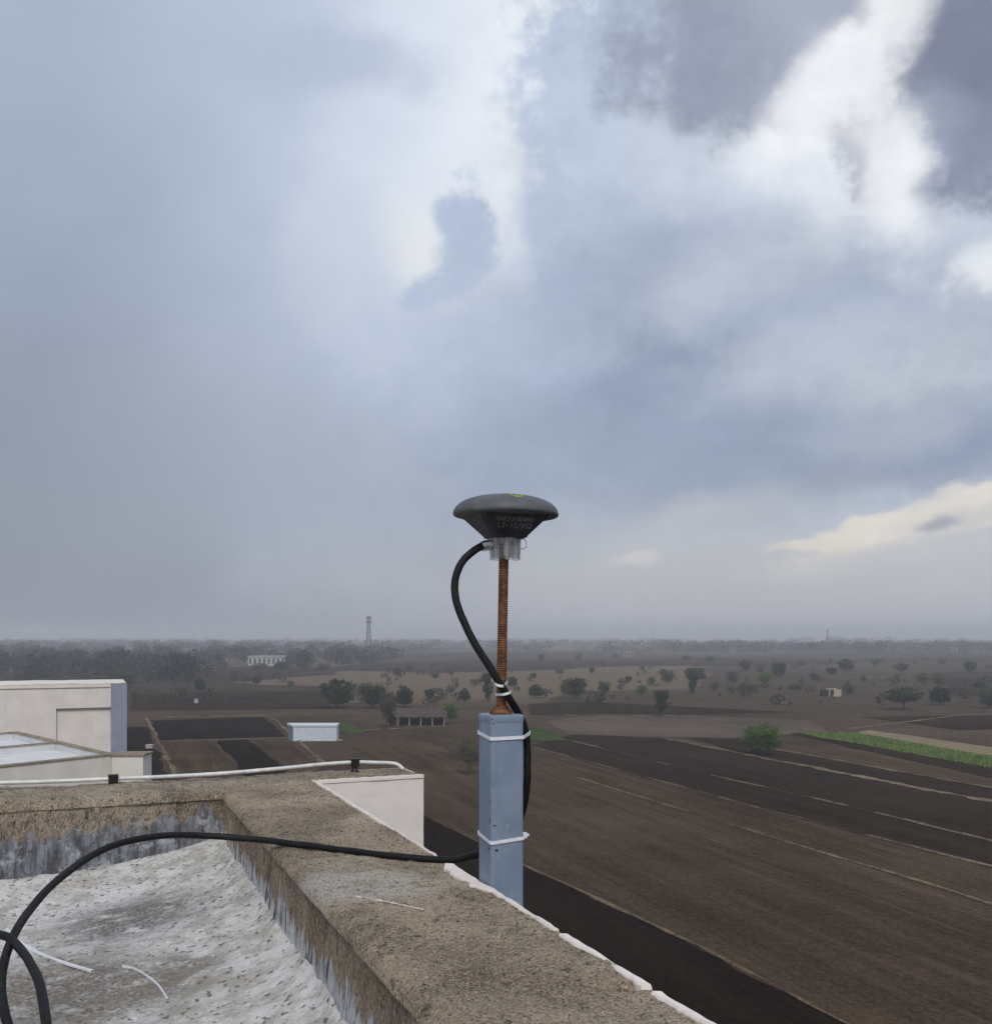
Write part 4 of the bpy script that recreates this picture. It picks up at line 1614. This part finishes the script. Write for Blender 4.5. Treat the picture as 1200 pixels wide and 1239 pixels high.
kpart('wall', [(AF, AF + 4.6, -9.0, -1.0, -H, ZT), (AF, AF + 4.6, -1.0, 1.42, -3.44, ZT), (AF + 0.16, AF + 4.6, -1.0, 1.42, -H, -3.44)], M['cream'])
kpart('corner_strip', [(AF - 0.01, AF + 4.61, 1.42, 2.15, -H, ZT - 0.02)], M['greyp'])
v, f = gridmesh(np.linspace(-9.0, 2.13, 60), np.linspace(0, 1, 7), lambda b, t: B(AF + 0.02 + t * 4.56, b, ZT + 0.006 + 0.07 * max(0, 1 - ((b + 4.5) / 6.0) ** 2) * math.sin(t * 3.1) + 0.03 * fb(b * 0.8, t * 2, 1)))
settle(mesh('roof_screed', v, f, M['cream2'], None, True), blk)
kpart('panel_sill', [(AF - 0.03, AF + 0.05, -9.0, 1.40, ZT - 0.20, ZT - 0.17)], M['coping'])

# lower wing with stepped roof bays
wing = empty('pale_wing', (-15, 33, 0), 'low pale wing with stained coping and white roof bays below the cream block', 'building')
C0 = Vector((-12.68, 33.0))
u = Vector((-0.59, -0.807))
w_ = Vector((-0.667, 0.745))
ZW = H - 3.96


def wbox(mb_, s0, s1, t0, t1, z0, z1):
    """s along the front to the left, t back into the wing"""
    v_ = []
    for s in (s0, s1):
        for t in (t0, t1):
            for z in (z0, z1):
                p = C0 + u * s + w_ * t
                v_.append((p.x, p.y, z))
    mb_.add(v_, [(0, 1, 3, 2), (4, 6, 7, 5), (0, 4, 5, 1), (2, 3, 7, 6), (0, 2, 6, 4), (1, 5, 7, 3)])


def wpart(name, boxes, mat):
    mb_ = MB()
    for b in boxes:
        wbox(mb_, *b)
    return settle(mb_.build(name, mat), wing)


wpart('wall', [(0, 12, 0, 0.25, 0, ZW)], M['cream2'])
wpart('parapet', [(0.0, 0.22, 0.26, 10.5, 0, ZW - 0.005), (0.23, 12, 5.2, 5.42, ZW - 1.5, ZW), (0.23, 12, 10.3, 10.52, ZW - 1.5, ZW)], M['roofw'])
wpart('roof', [(0.23, 12, 0.26, 5.19, 0, ZW - 0.22), (0.23, 12, 5.43, 10.29, 0, ZW - 0.22)], M['roofw'])
wpart('coping', [(-0.03, 12, -0.03, 0.28, ZW + 0.003, ZW + 0.05)], M['coping'])
wpart('coping', [(-0.03, 0.25, 0.29, 10.5, ZW + 0.003, ZW + 0.045)], M['coping'])
wpart('coping', [(0.26, 12, 5.17, 5.45, ZW + 0.003, ZW + 0.045)], M['coping'])
wpart('coping', [(0.26, 12, 10.27, 10.55, ZW + 0.003, ZW + 0.045)], M['coping'])
# end pier and low buttress
mb = MB()
T_ = Tl((-12.72, 32.9), rad(2))
mb.boxT(0.0, 1.02, -0.05, 0.85, 0.0, ZW - 0.02, T_)
settle(mb.build('pier', M['cream2']), wing)
mb = MB()
mb.boxT(-0.03, 1.06, -0.09, 0.9, ZW - 0.017, ZW + 0.04, T_)
settle(mb.build('pier_cap', M['coping']), wing)
mb = MB()
T_ = Tl((-15.55, 29.6), rad(53.8))
mb.boxT(-3.0, 0.0, 0.0, 0.5, 0.0, H - 4.15, T_)
settle(mb.build('buttress', M['cream2']), wing)

# ------------------------------------------------------------------ small farm buildings on the plain
M['shedw'] = plain('white_sheet_metal', (0.58, 0.64, 0.70), 0.5, 0.08, 3)
M['shedd'] = plain('teal_grey_sheet', (0.20, 0.26, 0.29), 0.6, 0.1, 3)
M['tileroof'] = plain('old_tile_roof', (0.085, 0.058, 0.05), 0.9, 0.4, 2)
M['mud'] = plain('mud_plaster', (0.34, 0.27, 0.20), 0.95, 0.25, 1.5)
M['beige'] = plain('beige_plaster', (0.42, 0.34, 0.26), 0.9, 0.2, 1.5)
M['dark'] = plain('near_black', (0.02, 0.018, 0.017), 0.95, 0.2, 2)  # near black; in shed and doorway the colour stands in for shade
M['farwhite'] = plain('far_white_wall', (0.42, 0.42, 0.41), 0.85, 0.1, 0.3)
M['farpink'] = plain('far_pink_wall', (0.24, 0.19, 0.175), 0.85, 0.1, 0.3)  # pink dulled in the colour itself to suggest haze
M['glass'] = plain('dark_window', (0.05, 0.055, 0.06), 0.3, 0.1, 1)
M['lattice'] = plain('galvanised_lattice', (0.10, 0.10, 0.105), 0.6, 0.1, 1)

gx_, gy_ = gpt(350, 897)
s = empty('white_shed', (gx_, gy_, 0), 'small white sheet metal shed with flat lid roof beside a green patch', 'shed', rz=rad(1))
wd = 57 / 1200 * gy_
hh = 17.5 / 1200 * gy_
mb = MB()
n_r = 26
for i in range(n_r):                      # ribbed sheet front and back
    x0 = 0.55 + (wd - 0.55) * i / n_r
    x1 = 0.55 + (wd - 0.55) * (i + 0.5) / n_r
    mb.box(x0, x1, -0.02, 0.0, 0.05, hh - 0.02)
mb.box(0.55, wd, 0.001, 2.2, 0.0, hh)
mesh('wall', mb.v, mb.f, M['shedw'], s)
mb = MB()
mb.add([(0.55, 0, 0), (-0.62, 2.2, 0), (-0.62, 2.2, hh), (0.55, 0, hh), (0.55, 2.21, 0), (0.55, 2.21, hh)], [(0, 1, 2, 3), (1, 4, 5, 2), (3, 2, 5)])
mesh('side_wall', mb.v, mb.f, M['shedd'], s)
mb = MB()
mb.add([(0.45, -0.12, hh + 0.003), (wd + 0.08, -0.12, hh + 0.003), (wd + 0.08, 2.4, hh + 0.003), (-0.80, 2.4, hh + 0.003), (0.45, -0.12, hh + 0.22), (wd + 0.08, -0.12, hh + 0.22), (wd + 0.08, 2.4, hh + 0.34), (-0.80, 2.4, hh + 0.34)], [(3, 2, 1, 0), (4, 5, 6, 7), (0, 1, 5, 4), (1, 2, 6, 5), (2, 3, 7, 6), (3, 0, 4, 7)])
mesh('roof', mb.v, mb.f, M['shedw'], s)
mb = MB()
mb.box(wd + 0.1, wd + 0.7, 0.2, 1.2, 0, 0.12)
mesh('step', mb.v, mb.f, M['mud'], s)

gx_, gy_ = gpt(481, 878.5)
wd = 56 / 1200 * gy_
s = empty('open_cattle_shed', (gx_, gy_, 0), 'long low open fronted shed with posts and brown tiled roof', 'shed')
mb = MB()
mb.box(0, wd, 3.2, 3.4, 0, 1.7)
mesh('back_wall', mb.v, mb.f, M['dark'], s)  # wall coloured near black in place of the shade under the roof
for i in range(5):
    mb = MB()
    x = i * wd / 4
    mb.tube([(x, 0, 0), (x + 0.03, 0, 0.8), (x, 0, 1.5)], [0.11, 0.1, 0.09], 7)
    mesh('post', mb.v, mb.f, M['mud'], s)
mb = MB()
mb.box(-0.3, wd + 0.3, -0.16, 0.02, 1.33, 1.52)
mesh('eave_beam', mb.v, mb.f, M['mud'], s)
v, f = gridmesh(np.linspace(-0.5, wd + 0.5, 40), np.linspace(0, 1, 9), lambda x, t: (x, -0.4 + t * 4.4, 1.5 + 1.15 * t + 0.05 * fb(x * 0.8, t * 3, 0) + 0.05 * (int(x * 3.0) % 2)))
mesh('roof', v, f, M['tileroof'], s)

gx_, gy_ = gpt(1003, 843)
s = empty('ruined_hut', (gx_, gy_, 0), 'small roofless beige hut with dark doorway on the bare field', 'hut')
mb = MB()
mb.box(0.0, 0.25, 0, 2.6, 0, 1.9)
mb.box(1.15, 3.0, 0, 0.25, 0, 1.75)
mb.box(2.75, 3.0, 0.26, 2.6, 0, 1.5)
mb.box(0.26, 2.74, 2.35, 2.6, 0, 2.0)
mb.box(1.15, 1.8, 0.0, 0.25, 1.751, 2.05)
mesh('wall', mb.v, mb.f, M['beige'], s)
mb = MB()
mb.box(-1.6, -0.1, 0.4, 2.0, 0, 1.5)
mesh('dark_block', mb.v, mb.f, M['dark'], s)  # plain near-black block left of the hut
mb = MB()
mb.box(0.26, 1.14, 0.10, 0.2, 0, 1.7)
mesh('doorway', mb.v, mb.f, M['dark'], s)  # near-black panel standing in for the shade inside the opening


def small_box(px, py, w, h, d, name, label, cat, mat=None):
    gx__, gy__ = gpt(px, py)
    e = empty(name, (gx__, gy__, 0), label, cat)
    mb_ = MB()
    mb_.box(-w / 2, w / 2, 0, d, 0, h)
    mesh('body', mb_.v, mb_.f, mat or M['farwhite'], e)
    mb_ = MB()
    mb_.box(-w / 2 - 0.06, w / 2 + 0.06, -0.06, d + 0.06, h + 0.003, h + 0.09)
    mesh('lid', mb_.v, mb_.f, mat or M['farwhite'], e)
    return e


small_box(180, 906, 0.85, 0.42, 0.8, 'pump_box', 'small white pump box at the corner of a dark field', 'pump box')
small_box(237, 851, 0.75, 0.85, 0.8, 'water_tank', 'tiny white tank standing alone on the far dark field', 'tank')


def house(name, px0, px1, pyb, hpx, label, mat, floors, bays, group=None, d=8):
    x0, Y = gpt(px0, pyb)
    x1, _ = gpt(px1, pyb)
    h = hpx / 1200 * Y
    e = empty(name, ((x0 + x1) / 2, Y, 0), label, 'building', group)
    w = x1 - x0
    mb_ = MB()
    mb_.box(-w / 2, w / 2, 0, d, 0, h)
    mesh('wall', mb_.v, mb_.f, mat, e)
    mb_ = MB()
    mb_.box(-w / 2 - 0.3, w / 2 + 0.3, -0.4, d + 0.3, h + 0.01, h + 0.5)
    mesh('roof', mb_.v, mb_.f, mat, e)
    fh = h / floors
    for i in range(floors):
        for j in range(bays):
            cx = -w / 2 + w * (j + 0.5) / bays
            bw = w / bays * 0.42
            mb_ = MB()
            mb_.box(cx - bw / 2, cx + bw / 2, -0.06, 0.02, fh * (i + 0.25), fh * (i + 0.8))
            mesh('window', mb_.v, mb_.f, M['glass'], e)
    return e


house('white_apartment_block', 300, 345, 806, 11, 'long white building with dark windows among hazy trees', M['farwhite'], 1, 8)
house('pink_house', 754, 767, 795, 12, 'small pinkish house standing alone on the hazy plain', M['farpink'], 2, 3)
for px0, px1, pyb, hp in ((866, 877, 785, 5), (1068, 1079, 787, 5), (1110, 1121, 786, 5), (1146, 1158, 788, 4.5), (1176, 1186, 789, 5), (424, 442, 791, 4), (1089, 1095, 788, 3.5), (1192, 1210, 787, 4.5),
                          (203, 214, 811, 3.2)):
    house('far_house', px0, px1, pyb, hp, 'tiny pale house among the trees below the horizon', M['farwhite'], 1, 2, 'tiny pale houses below the horizon', d=12)


def tower(px, pyb, ytop, label, nsec, basew, plat=True):
    x, Y = gpt(px, pyb)
    h = H + (770 - ytop) / 1200 * Y
    e = empty('lattice_tower', (x, Y, 0), label, 'tower')
    tw = basew * 0.35
    wz = lambda t: basew + (tw - basew) * min(1, t / 0.8)
    r = 0.34
    for sx, sy in ((-1, -1), (1, -1), (1, 1), (-1, 1)):
        mb_ = MB()
        mb_.tube([(sx * wz(t) / 2, sy * wz(t) / 2, h * t) for t in np.linspace(0, 0.96, 6)], r, 5)
        mesh('leg', mb_.v, mb_.f, M['lattice'], e)
    mb_ = MB()
    cs = ((-1, -1), (1, -1), (1, 1), (-1, 1))
    for i in range(nsec):
        t0, t1 = 0.96 * i / nsec, 0.96 * (i + 1) / nsec
        for k_ in range(4):
            a, b = cs[k_], cs[(k_ + 1) % 4]
            pa0 = (a[0] * wz(t0) / 2, a[1] * wz(t0) / 2, h * t0)
            pb1 = (b[0] * wz(t1) / 2, b[1] * wz(t1) / 2, h * t1)
            pb0 = (b[0] * wz(t0) / 2, b[1] * wz(t0) / 2, h * t0)
            pa1 = (a[0] * wz(t1) / 2, a[1] * wz(t1) / 2, h * t1)
            mb_.tube([pa0, pb1], r * 0.55, 4)
            mb_.tube([pb0, pa1], r * 0.55, 4)
            mb_.tube([pa1, pb1], r * 0.5, 4)
    mesh('bracing', mb_.v, mb_.f, M['lattice'], e)
    if plat:
        for t in (0.78, 0.90):
            mb_ = MB()
            mb_.box(-tw * 1.1, tw * 1.1, -tw * 1.1, tw * 1.1, h * t, h * t + 0.3)
            pl = mesh('platform', mb_.v, mb_.f, M['lattice'], e)
            for k_ in range(6):
                th = k_ * math.pi / 3
                mb_ = MB()
                cx, cy = tw * 1.15 * math.cos(th), tw * 1.15 * math.sin(th)
                mb_.box(cx - 0.35, cx + 0.35, cy - 0.25, cy + 0.25, h * t - 0.2, h * t + 2.0)
                mesh('panel_antenna', mb_.v, mb_.f, M['lattice'], pl)
    mb_ = MB()
    mb_.tube([(0, 0, h * 0.94), (0, 0, h)], 0.12, 5)
    mesh('mast', mb_.v, mb_.f, M['lattice'], e)


tower(446, 790, 744, 'tall lattice telecom tower rising above the hazy trees', 10, 5.2)
tower(1001, 782, 761, 'distant thin lattice mast on the tree covered skyline', 7, 3.0, False)

# ------------------------------------------------------------------ trees
M['bark'] = plain('bark', (0.10, 0.08, 0.065), 0.95, 0.4, 3)
M['leaf_bright'] = leaf_mat('leaf_bright', (0.100, 0.165, 0.035), 0.55)
M['leaf_dark'] = leaf_mat('leaf_dark', (0.044, 0.068, 0.026), 0.55)
M['leaf_grey'] = leaf_mat('leaf_grey', (0.075, 0.100, 0.055), 0.5)
M['leaf_dry'] = leaf_mat('leaf_dry', (0.115, 0.105, 0.060), 0.5)
M['leaf_far'] = leaf_mat('leaf_far', (0.048, 0.053, 0.046), 0.18, 0.4)  # greyed, low-contrast green: part of the haze is put into the leaf colour


M['leaf_scrub'] = leaf_mat('leaf_scrub', (0.075, 0.066, 0.043), 0.4, 0.2)


def tree_proto(seed, lobes, clumps, per, lsize, trunk_h, trunk_r, limbs, mat, spread=0.30):
    """unit tree: height 1, crown width about 1; returns trunk and crown mesh data"""
    r = np.random.default_rng(seed)
    pr = random.Random(seed)
    cl = []
    for (cx, cy, cz, rx, ry, rz, wgt) in lobes:
        n = int(clumps * wgt)
        for _ in range(n):
            d = r.normal(size=3)
            d /= np.linalg.norm(d)
            d[2] = d[2] * 0.9 + 0.08
            k_ = r.uniform(0.25, 1.0) ** 0.45 * r.uniform(0.78, 1.14)
            cl.append((cx + d[0] * rx * k_, cy + d[1] * ry * k_, cz + d[2] * rz * k_))
    cl = np.array(cl)
    pts, sz = [], []
    for c in cl:
        s_ = spread * r.uniform(0.16, 0.42)
        n = int(per * r.uniform(0.6, 1.4))
        q = r.normal(size=(n, 3)) * s_ * np.array([0.62, 0.62, 0.42]) + c
        pts.append(q)
        sz.append(lsize * r.uniform(0.6, 1.35, n))
    pts = np.concatenate(pts)
    sz = np.concatenate(sz)
    keep = pts[:, 2] > 0.03
    v, f = leaf_quads(pts[keep], sz[keep], r, up=0.0, aspect=0.6)
    mbc = bpy.data.meshes.new('crown')
    mbc.from_pydata([tuple(p) for p in v], [], [tuple(int(i) for i in q) for q in f])
    mbc.materials.append(mat)
    mbt = MB()
    top = (pr.uniform(-0.02, 0.02), pr.uniform(-0.02, 0.02), trunk_h)
    mbt.tube(spline([(0, 0, -0.02), (pr.uniform(-.02, .02), pr.uniform(-.02, .02), trunk_h * 0.5), top], 4), [trunk_r * (1.35 - 0.6 * i / 8) for i in range(9)], 8)
    for i in range(limbs):
        e_ = cl[pr.randrange(len(cl))]
        st = Vector((0, 0, trunk_h * pr.uniform(0.7, 1.0)))
        en = Vector(e_)
        mid = st.lerp(en, 0.5) + Vector((pr.uniform(-.04, .04), pr.uniform(-.04, .04), pr.uniform(-0.01, 0.06)))
        sp_ = spline([st, mid, en], 4)
        mbt.tube(sp_, [trunk_r * 0.62 * (1 - 0.88 * j / (len(sp_) - 1)) for j in range(len(sp_))], 5)
    met = bpy.data.meshes.new('trunk')
    met.from_pydata(mbt.v, [], mbt.f)
    met.materials.append(M['bark'])
    return met, mbc


PROTO = {
    'near': tree_proto(1, [(0.0, 0, 0.60, 0.47, 0.46, 0.36, 0.7), (-0.20, 0.05, 0.44, 0.28, 0.28, 0.26, 0.25), (0.22, -.05, 0.42, 0.27, 0.27, 0.25, 0.25), (0, 0, 0.3, 0.3, 0.3, 0.18, 0.15)], 150, 64, 0.022, 0.32, 0.022, 14, M['leaf_bright']),
    'round': tree_proto(2, [(0, 0, 0.56, 0.46, 0.46, 0.42, 0.8), (0.15, 0.1, 0.34, 0.34, 0.34, 0.28, 0.35), (-0.18, 0, 0.30, 0.28, 0.3, 0.22, 0.25)], 110, 62, 0.028, 0.25, 0.025, 9, M['leaf_dark']),
    'round2': tree_proto(3, [(-0.14, 0, 0.46, 0.36, 0.4, 0.40, 0.55), (0.18, 0, 0.60, 0.32, 0.36, 0.36, 0.5), (0.12, 0, 0.28, 0.34, 0.3, 0.22, 0.3)], 100, 44, 0.028, 0.25, 0.025, 9, M['leaf_dark']),
    'umbrella': tree_proto(4, [(0, 0, 0.64, 0.47, 0.47, 0.30, 0.7), (-0.24, 0, 0.50, 0.26, 0.3, 0.18, 0.25), (0.26, 0, 0.48, 0.24, 0.3, 0.18, 0.25)], 90, 42, 0.026, 0.50, 0.022, 14, M['leaf_grey']),
    'tall': tree_proto(5, [(0, 0, 0.76, 0.44, 0.40, 0.22, 0.55), (0.02, 0, 0.42, 0.32, 0.32, 0.22, 0.4), (0, 0, 0.2, 0.2, 0.2, 0.12, 0.12)], 90, 42, 0.028, 0.6, 0.03, 8, M['leaf_dark']),
    'green': tree_proto(6, [(0, 0, 0.6, 0.46, 0.44, 0.35, 0.8), (0.15, 0, 0.4, 0.3, 0.3, 0.25, 0.3)], 80, 42, 0.030, 0.3, 0.025, 9, M['leaf_bright']),
    'dry': tree_proto(8, [(0, 0, 0.62, 0.46, 0.40, 0.36, 0.8), (-.15, 0, 0.4, 0.3, 0.3, 0.25, 0.3)], 90, 30, 0.024, 0.45, 0.02, 22, M['leaf_dry'], 0.34),
    'loose': tree_proto(9, [(0, 0, 0.60, 0.48, 0.46, 0.36, 0.8), (0.1, 0, 0.36, 0.42, 0.36, 0.26, 0.4), (-0.15, 0, 0.28, 0.3, 0.3, 0.22, 0.25)], 60, 30, 0.032, 0.4, 0.025, 12, M['leaf_grey'], 0.34),
}


def place_tree(kind, px, pyb, wpx, hpx, label, group=None, rz=None):
    x, Y = gpt(px, pyb)
    h = hpx / 1200 * Y
    w = wpx / 1200 * Y
    e = bpy.data.objects.new('tree', None)
    COL.objects.link(e)
    e.location = (x, Y, -0.02)
    e.rotation_euler = (0, 0, random.uniform(0, 6.28) if rz is None else rz)
    e.scale = (w, w, h)
    e.empty_display_size = 0.1
    tag(e, label, 'tree', group)
    t_, c_ = PROTO[kind]
    for nm, me in (('trunk', t_), ('crown', c_)):
        o_ = bpy.data.objects.new(nm, me)
        COL.objects.link(o_)
        o_.parent = e
    return e


TREES = [
    ('near', 922, 914, 50, 40, 'bright green bushy tree standing alone among the dark ploughed strips'),
    ('umbrella', 1094, 859, 46, 29, 'broad grey-green umbrella shaped tree on the bare brown plain'),
    ('round', 1137, 853, 25, 23, 'small round tree next to the broad umbrella shaped tree'),
    ('loose', 1196, 857, 26, 24, 'loose bushy tree beyond the small round tree on the plain'),
    ('tall', 800, 868, 22, 34, 'tall two tiered dark green tree at the edge of pale fallow'),
    ('tall', 838, 840, 16, 28, 'narrow dark tree below a wider hazy crown on the plain'),
    ('round2', 841, 826, 26, 21, 'wider hazy tree rising right behind the narrow dark tree'),
    ('round', 408, 857, 43, 37, 'largest dark dense round tree beyond the white shed'),
    ('round2', 452, 857, 36, 32, 'dark dense tree between the largest dark tree and a smaller one'),
    ('round', 489, 856, 23, 27, 'smaller dark round tree above the open fronted shed'),
    ('dry', 470, 880, 24, 46, 'scraggly half bare tree beside the open fronted shed'),
    ('round', 474, 878, 14, 15, 'low dark shrub at the foot of the half bare tree'),
    ('green', 545, 876, 26, 26, 'rounded green tree at the end of the open fronted shed'),
    ('dry', 566, 938, 36, 48, 'pale olive thin leaved tree beside the blue post'),
    ('tall', 590, 850, 20, 38, 'tall dark tree rising behind the rusty rod and black cable'),
    ('round', 648, 845, 18, 18, 'compact dark round bush tree just past the black cable'),
    ('round2', 695, 846, 30, 30, 'dark spreading tree with two lobed crown and thin trunk beside it'),
    ('dry', 683, 847, 12, 26, 'thin half bare tree against the dark spreading tree'),
    ('loose', 730, 842, 18, 19, 'small loose grey-green tree beyond the dark spreading tree'),
    ('green', 777, 843, 16, 15, 'small green round tree before the two tiered tree'),
    ('round2', 942, 820, 21, 21, 'large dark crowned tree on the hazy middle plain'),
    ('green', 926, 831, 19, 19, 'leafy green tree below the large dark crowned tree'),
    ('loose', 905, 838, 26, 13, 'low wide grey-green bush tree on the middle plain'),
    ('umbrella', 962, 838, 18, 11, 'tiny flat topped tree before the roofless hut'),
    ('loose', 1026, 841, 15, 15, 'pale green bushy tree beside the roofless beige hut'),
    ('umbrella', 1090, 816, 19, 14, 'small flat crowned tree beside the pale far track'),
    ('round2', 1174, 814, 16, 16, 'dark small tree on the far plain beside the houses'),
    ('round', 1023, 813, 19, 17, 'dark rounded tree on the hazy far field'),
    ('round', 242, 838, 13, 20, 'small dark tree rising behind the tiny white tank'),
    ('loose', 150, 832, 30, 22, 'hazy dark tree behind the corner of the cream block'),
    ('round2', 213, 808, 19, 22, 'taller hazy tree standing out of the left wood'),
    ('loose', 314, 811, 24, 9, 'low hazy tree standing before the long white building'),
    ('round', 340, 811, 18, 11, 'dark low tree at the end of the long white building'),
    ('dry', 1135, 834, 18, 20, 'thin brown tree beyond the small round tree'),
    ('loose', 886, 827, 16, 16, 'hazy rounded tree left of the leafy green tree'),
    ('round', 562, 850, 14, 18, 'hazy dark little tree left of the rusty rod'),
]
for k_, px, py, w, h, lab in TREES:
    place_tree(k_, px, py, w, h, lab)

HAZY = [(902, 812, 15, 14), (919, 815, 12, 11), (1006, 817, 16, 11), (807, 828, 19, 19), (730, 808, 8, 8), (677, 818, 10, 9), (716, 815, 8, 8), (777, 812, 8, 7), (645, 822, 9, 9), (283, 824, 9, 13),
        (190, 797, 12, 14), (268, 800, 14, 14), (352, 800, 15, 12), (495, 815, 10, 14), (480, 819, 10, 13), (527, 822, 11, 11), (545, 820, 10, 11), (390, 815, 14, 12), (655, 800, 9, 9), (700, 800, 10, 10),
        (858, 802, 11, 9), (1060, 806, 11, 10), (1115, 830, 16, 17), (1185, 836, 16, 13), (985, 824, 12, 10), (1045, 826, 9, 10), (760, 826, 10, 9), (865, 836, 13, 12), (600, 812, 9, 8), (440, 838, 12, 12),
        (520, 846, 14, 13), (352, 832, 10, 9), (310, 828, 11, 10), (180, 826, 14, 14), (1140, 806, 12, 9), (970, 808, 10, 9), (620, 832, 12, 14), (745, 798, 9, 8), (830, 800, 10, 8)]
LOOK = {'round': 'small hazy tree with dark round crown scattered on the far plain', 'loose': 'small hazy tree with loose grey-green crown scattered on the far plain',
        'round2': 'small hazy tree with lopsided dark crown scattered on the far plain', 'dry': 'small hazy half bare tree scattered on the far plain',
        'umbrella': 'small hazy flat domed tree scattered on the far plain'}
for i, (px, py, w, h) in enumerate(HAZY):
    kd = ['round', 'loose', 'round2', 'loose', 'dry', 'umbrella'][i % 6]
    place_tree(kd, px, py, w, h, LOOK[kd], 'hazy trees scattered over the far plain')

# far-off woods that read as one mass, left and along the horizon
def wood(name, spots, label, seed, per, ls=0.085, mat='leaf_far'):
    r = np.random.default_rng(seed)
    P_, S_ = [], []
    for (x, y, w, h) in spots:
        n = per
        d = r.normal(size=(n, 3))
        d /= np.linalg.norm(d, axis=1, keepdims=True)
        k_ = r.uniform(0.3, 1.0, (n, 1)) ** 0.5
        lob = r.normal(size=(1, 3)) * np.array([0.15, 0.15, 0.0])
        q = d * k_ * np.array([w / 2, w / 2, h * 0.45]) + np.array([x, y, h * 0.52]) + lob * w * (r.uniform(size=(n, 1)) > 0.5)
        q[:, 2] = np.maximum(q[:, 2], 0.2)
        P_.append(q)
        S_.append(np.full(n, h * ls) * r.uniform(0.6, 1.5, n))
    v, f = leaf_quads(np.concatenate(P_), np.concatenate(S_), r, 0.0, 0.7)
    o_ = mesh(name, v, f, M[mat])
    return tag(o_, label, 'wood', kind='stuff')


r2 = random.Random(5)
spots = []
while len(spots) < 560:                     # the wood on the left
    px, py = r2.uniform(-60, 480), 776 + 50 * r2.random() ** 1.5
    lim = 824 if px < 250 else 824 - (px - 250) / 230 * 22
    if 297 < px < 348 and 800 < py < 818:
        continue
    if py > lim or fb(px * 0.02, py * 0.06, 3) < -0.22 - (0.2 if py < 800 else 0):
        continue
    x, Y = gpt(px, py)
    h = r2.uniform(4, 10)
    spots.append((x, Y, h * r2.uniform(0.8, 1.5), h))
wood('distant_wood', spots, 'hazy dark wood covering the plain left of the tower', 21, 190, 0.075)
spots = []
while len(spots) < 2100:                    # the wooded skyline
    px = r2.uniform(-80, 1280)
    py = 773.5 + 18 * r2.random() ** 1.3
    if px < 800 and py > 784 and r2.random() < 0.6:
        continue
    if fb(px * 0.015, py * 0.12, 8) < -0.18:
        continue
    x, Y = gpt(px, py)
    h = r2.uniform(5, 12) * (1.35 if 960 < px < 1080 and py < 780 else 1)
    spots.append((x, Y, h * r2.uniform(1.0, 2.0), h))
wood('skyline_wood', spots, 'distant hazy wood along the flat horizon', 22, 90, 0.068)

spots = []
while len(spots) < 260:                     # low scrub dotted over the middle plain
    px, py = r2.uniform(120, 1240), 792 + 62 * r2.random() ** 1.2
    if fb(px * 0.012, py * 0.10, 15) < 0.02:
        continue
    x, Y = gpt(px, py)
    h = r2.uniform(0.7, 2.6)
    spots.append((x, Y, h * r2.uniform(0.9, 1.5), h))
wood('low_scrub', spots, 'low brownish scrub dotted over the middle of the plain', 23, 60, 0.13, 'leaf_scrub')

# ------------------------------------------------------------------ damp air over the plain
mb = MB()
zt = 48.0
mb.box(-9600, 9600, -9600, 9600, -1.0, zt)
hm = bpy.data.materials.new('haze_air')
hm.use_nodes = True
ht = hm.node_tree
ht.nodes.clear()
pv = ht.nodes.new('ShaderNodeVolumePrincipled')
pv.inputs['Color'].default_value = (0.86, 0.89, 0.94, 1)
pv.inputs['Density'].default_value = 0.00060
pv.inputs['Anisotropy'].default_value = 0.0
ho = ht.nodes.new('ShaderNodeOutputMaterial')
ht.links.new(pv.outputs[0], ho.inputs['Volume'])
hz = mb.build('haze', hm)
tag(hz, 'thin damp grey haze hanging over the plain', 'haze', kind='stuff')
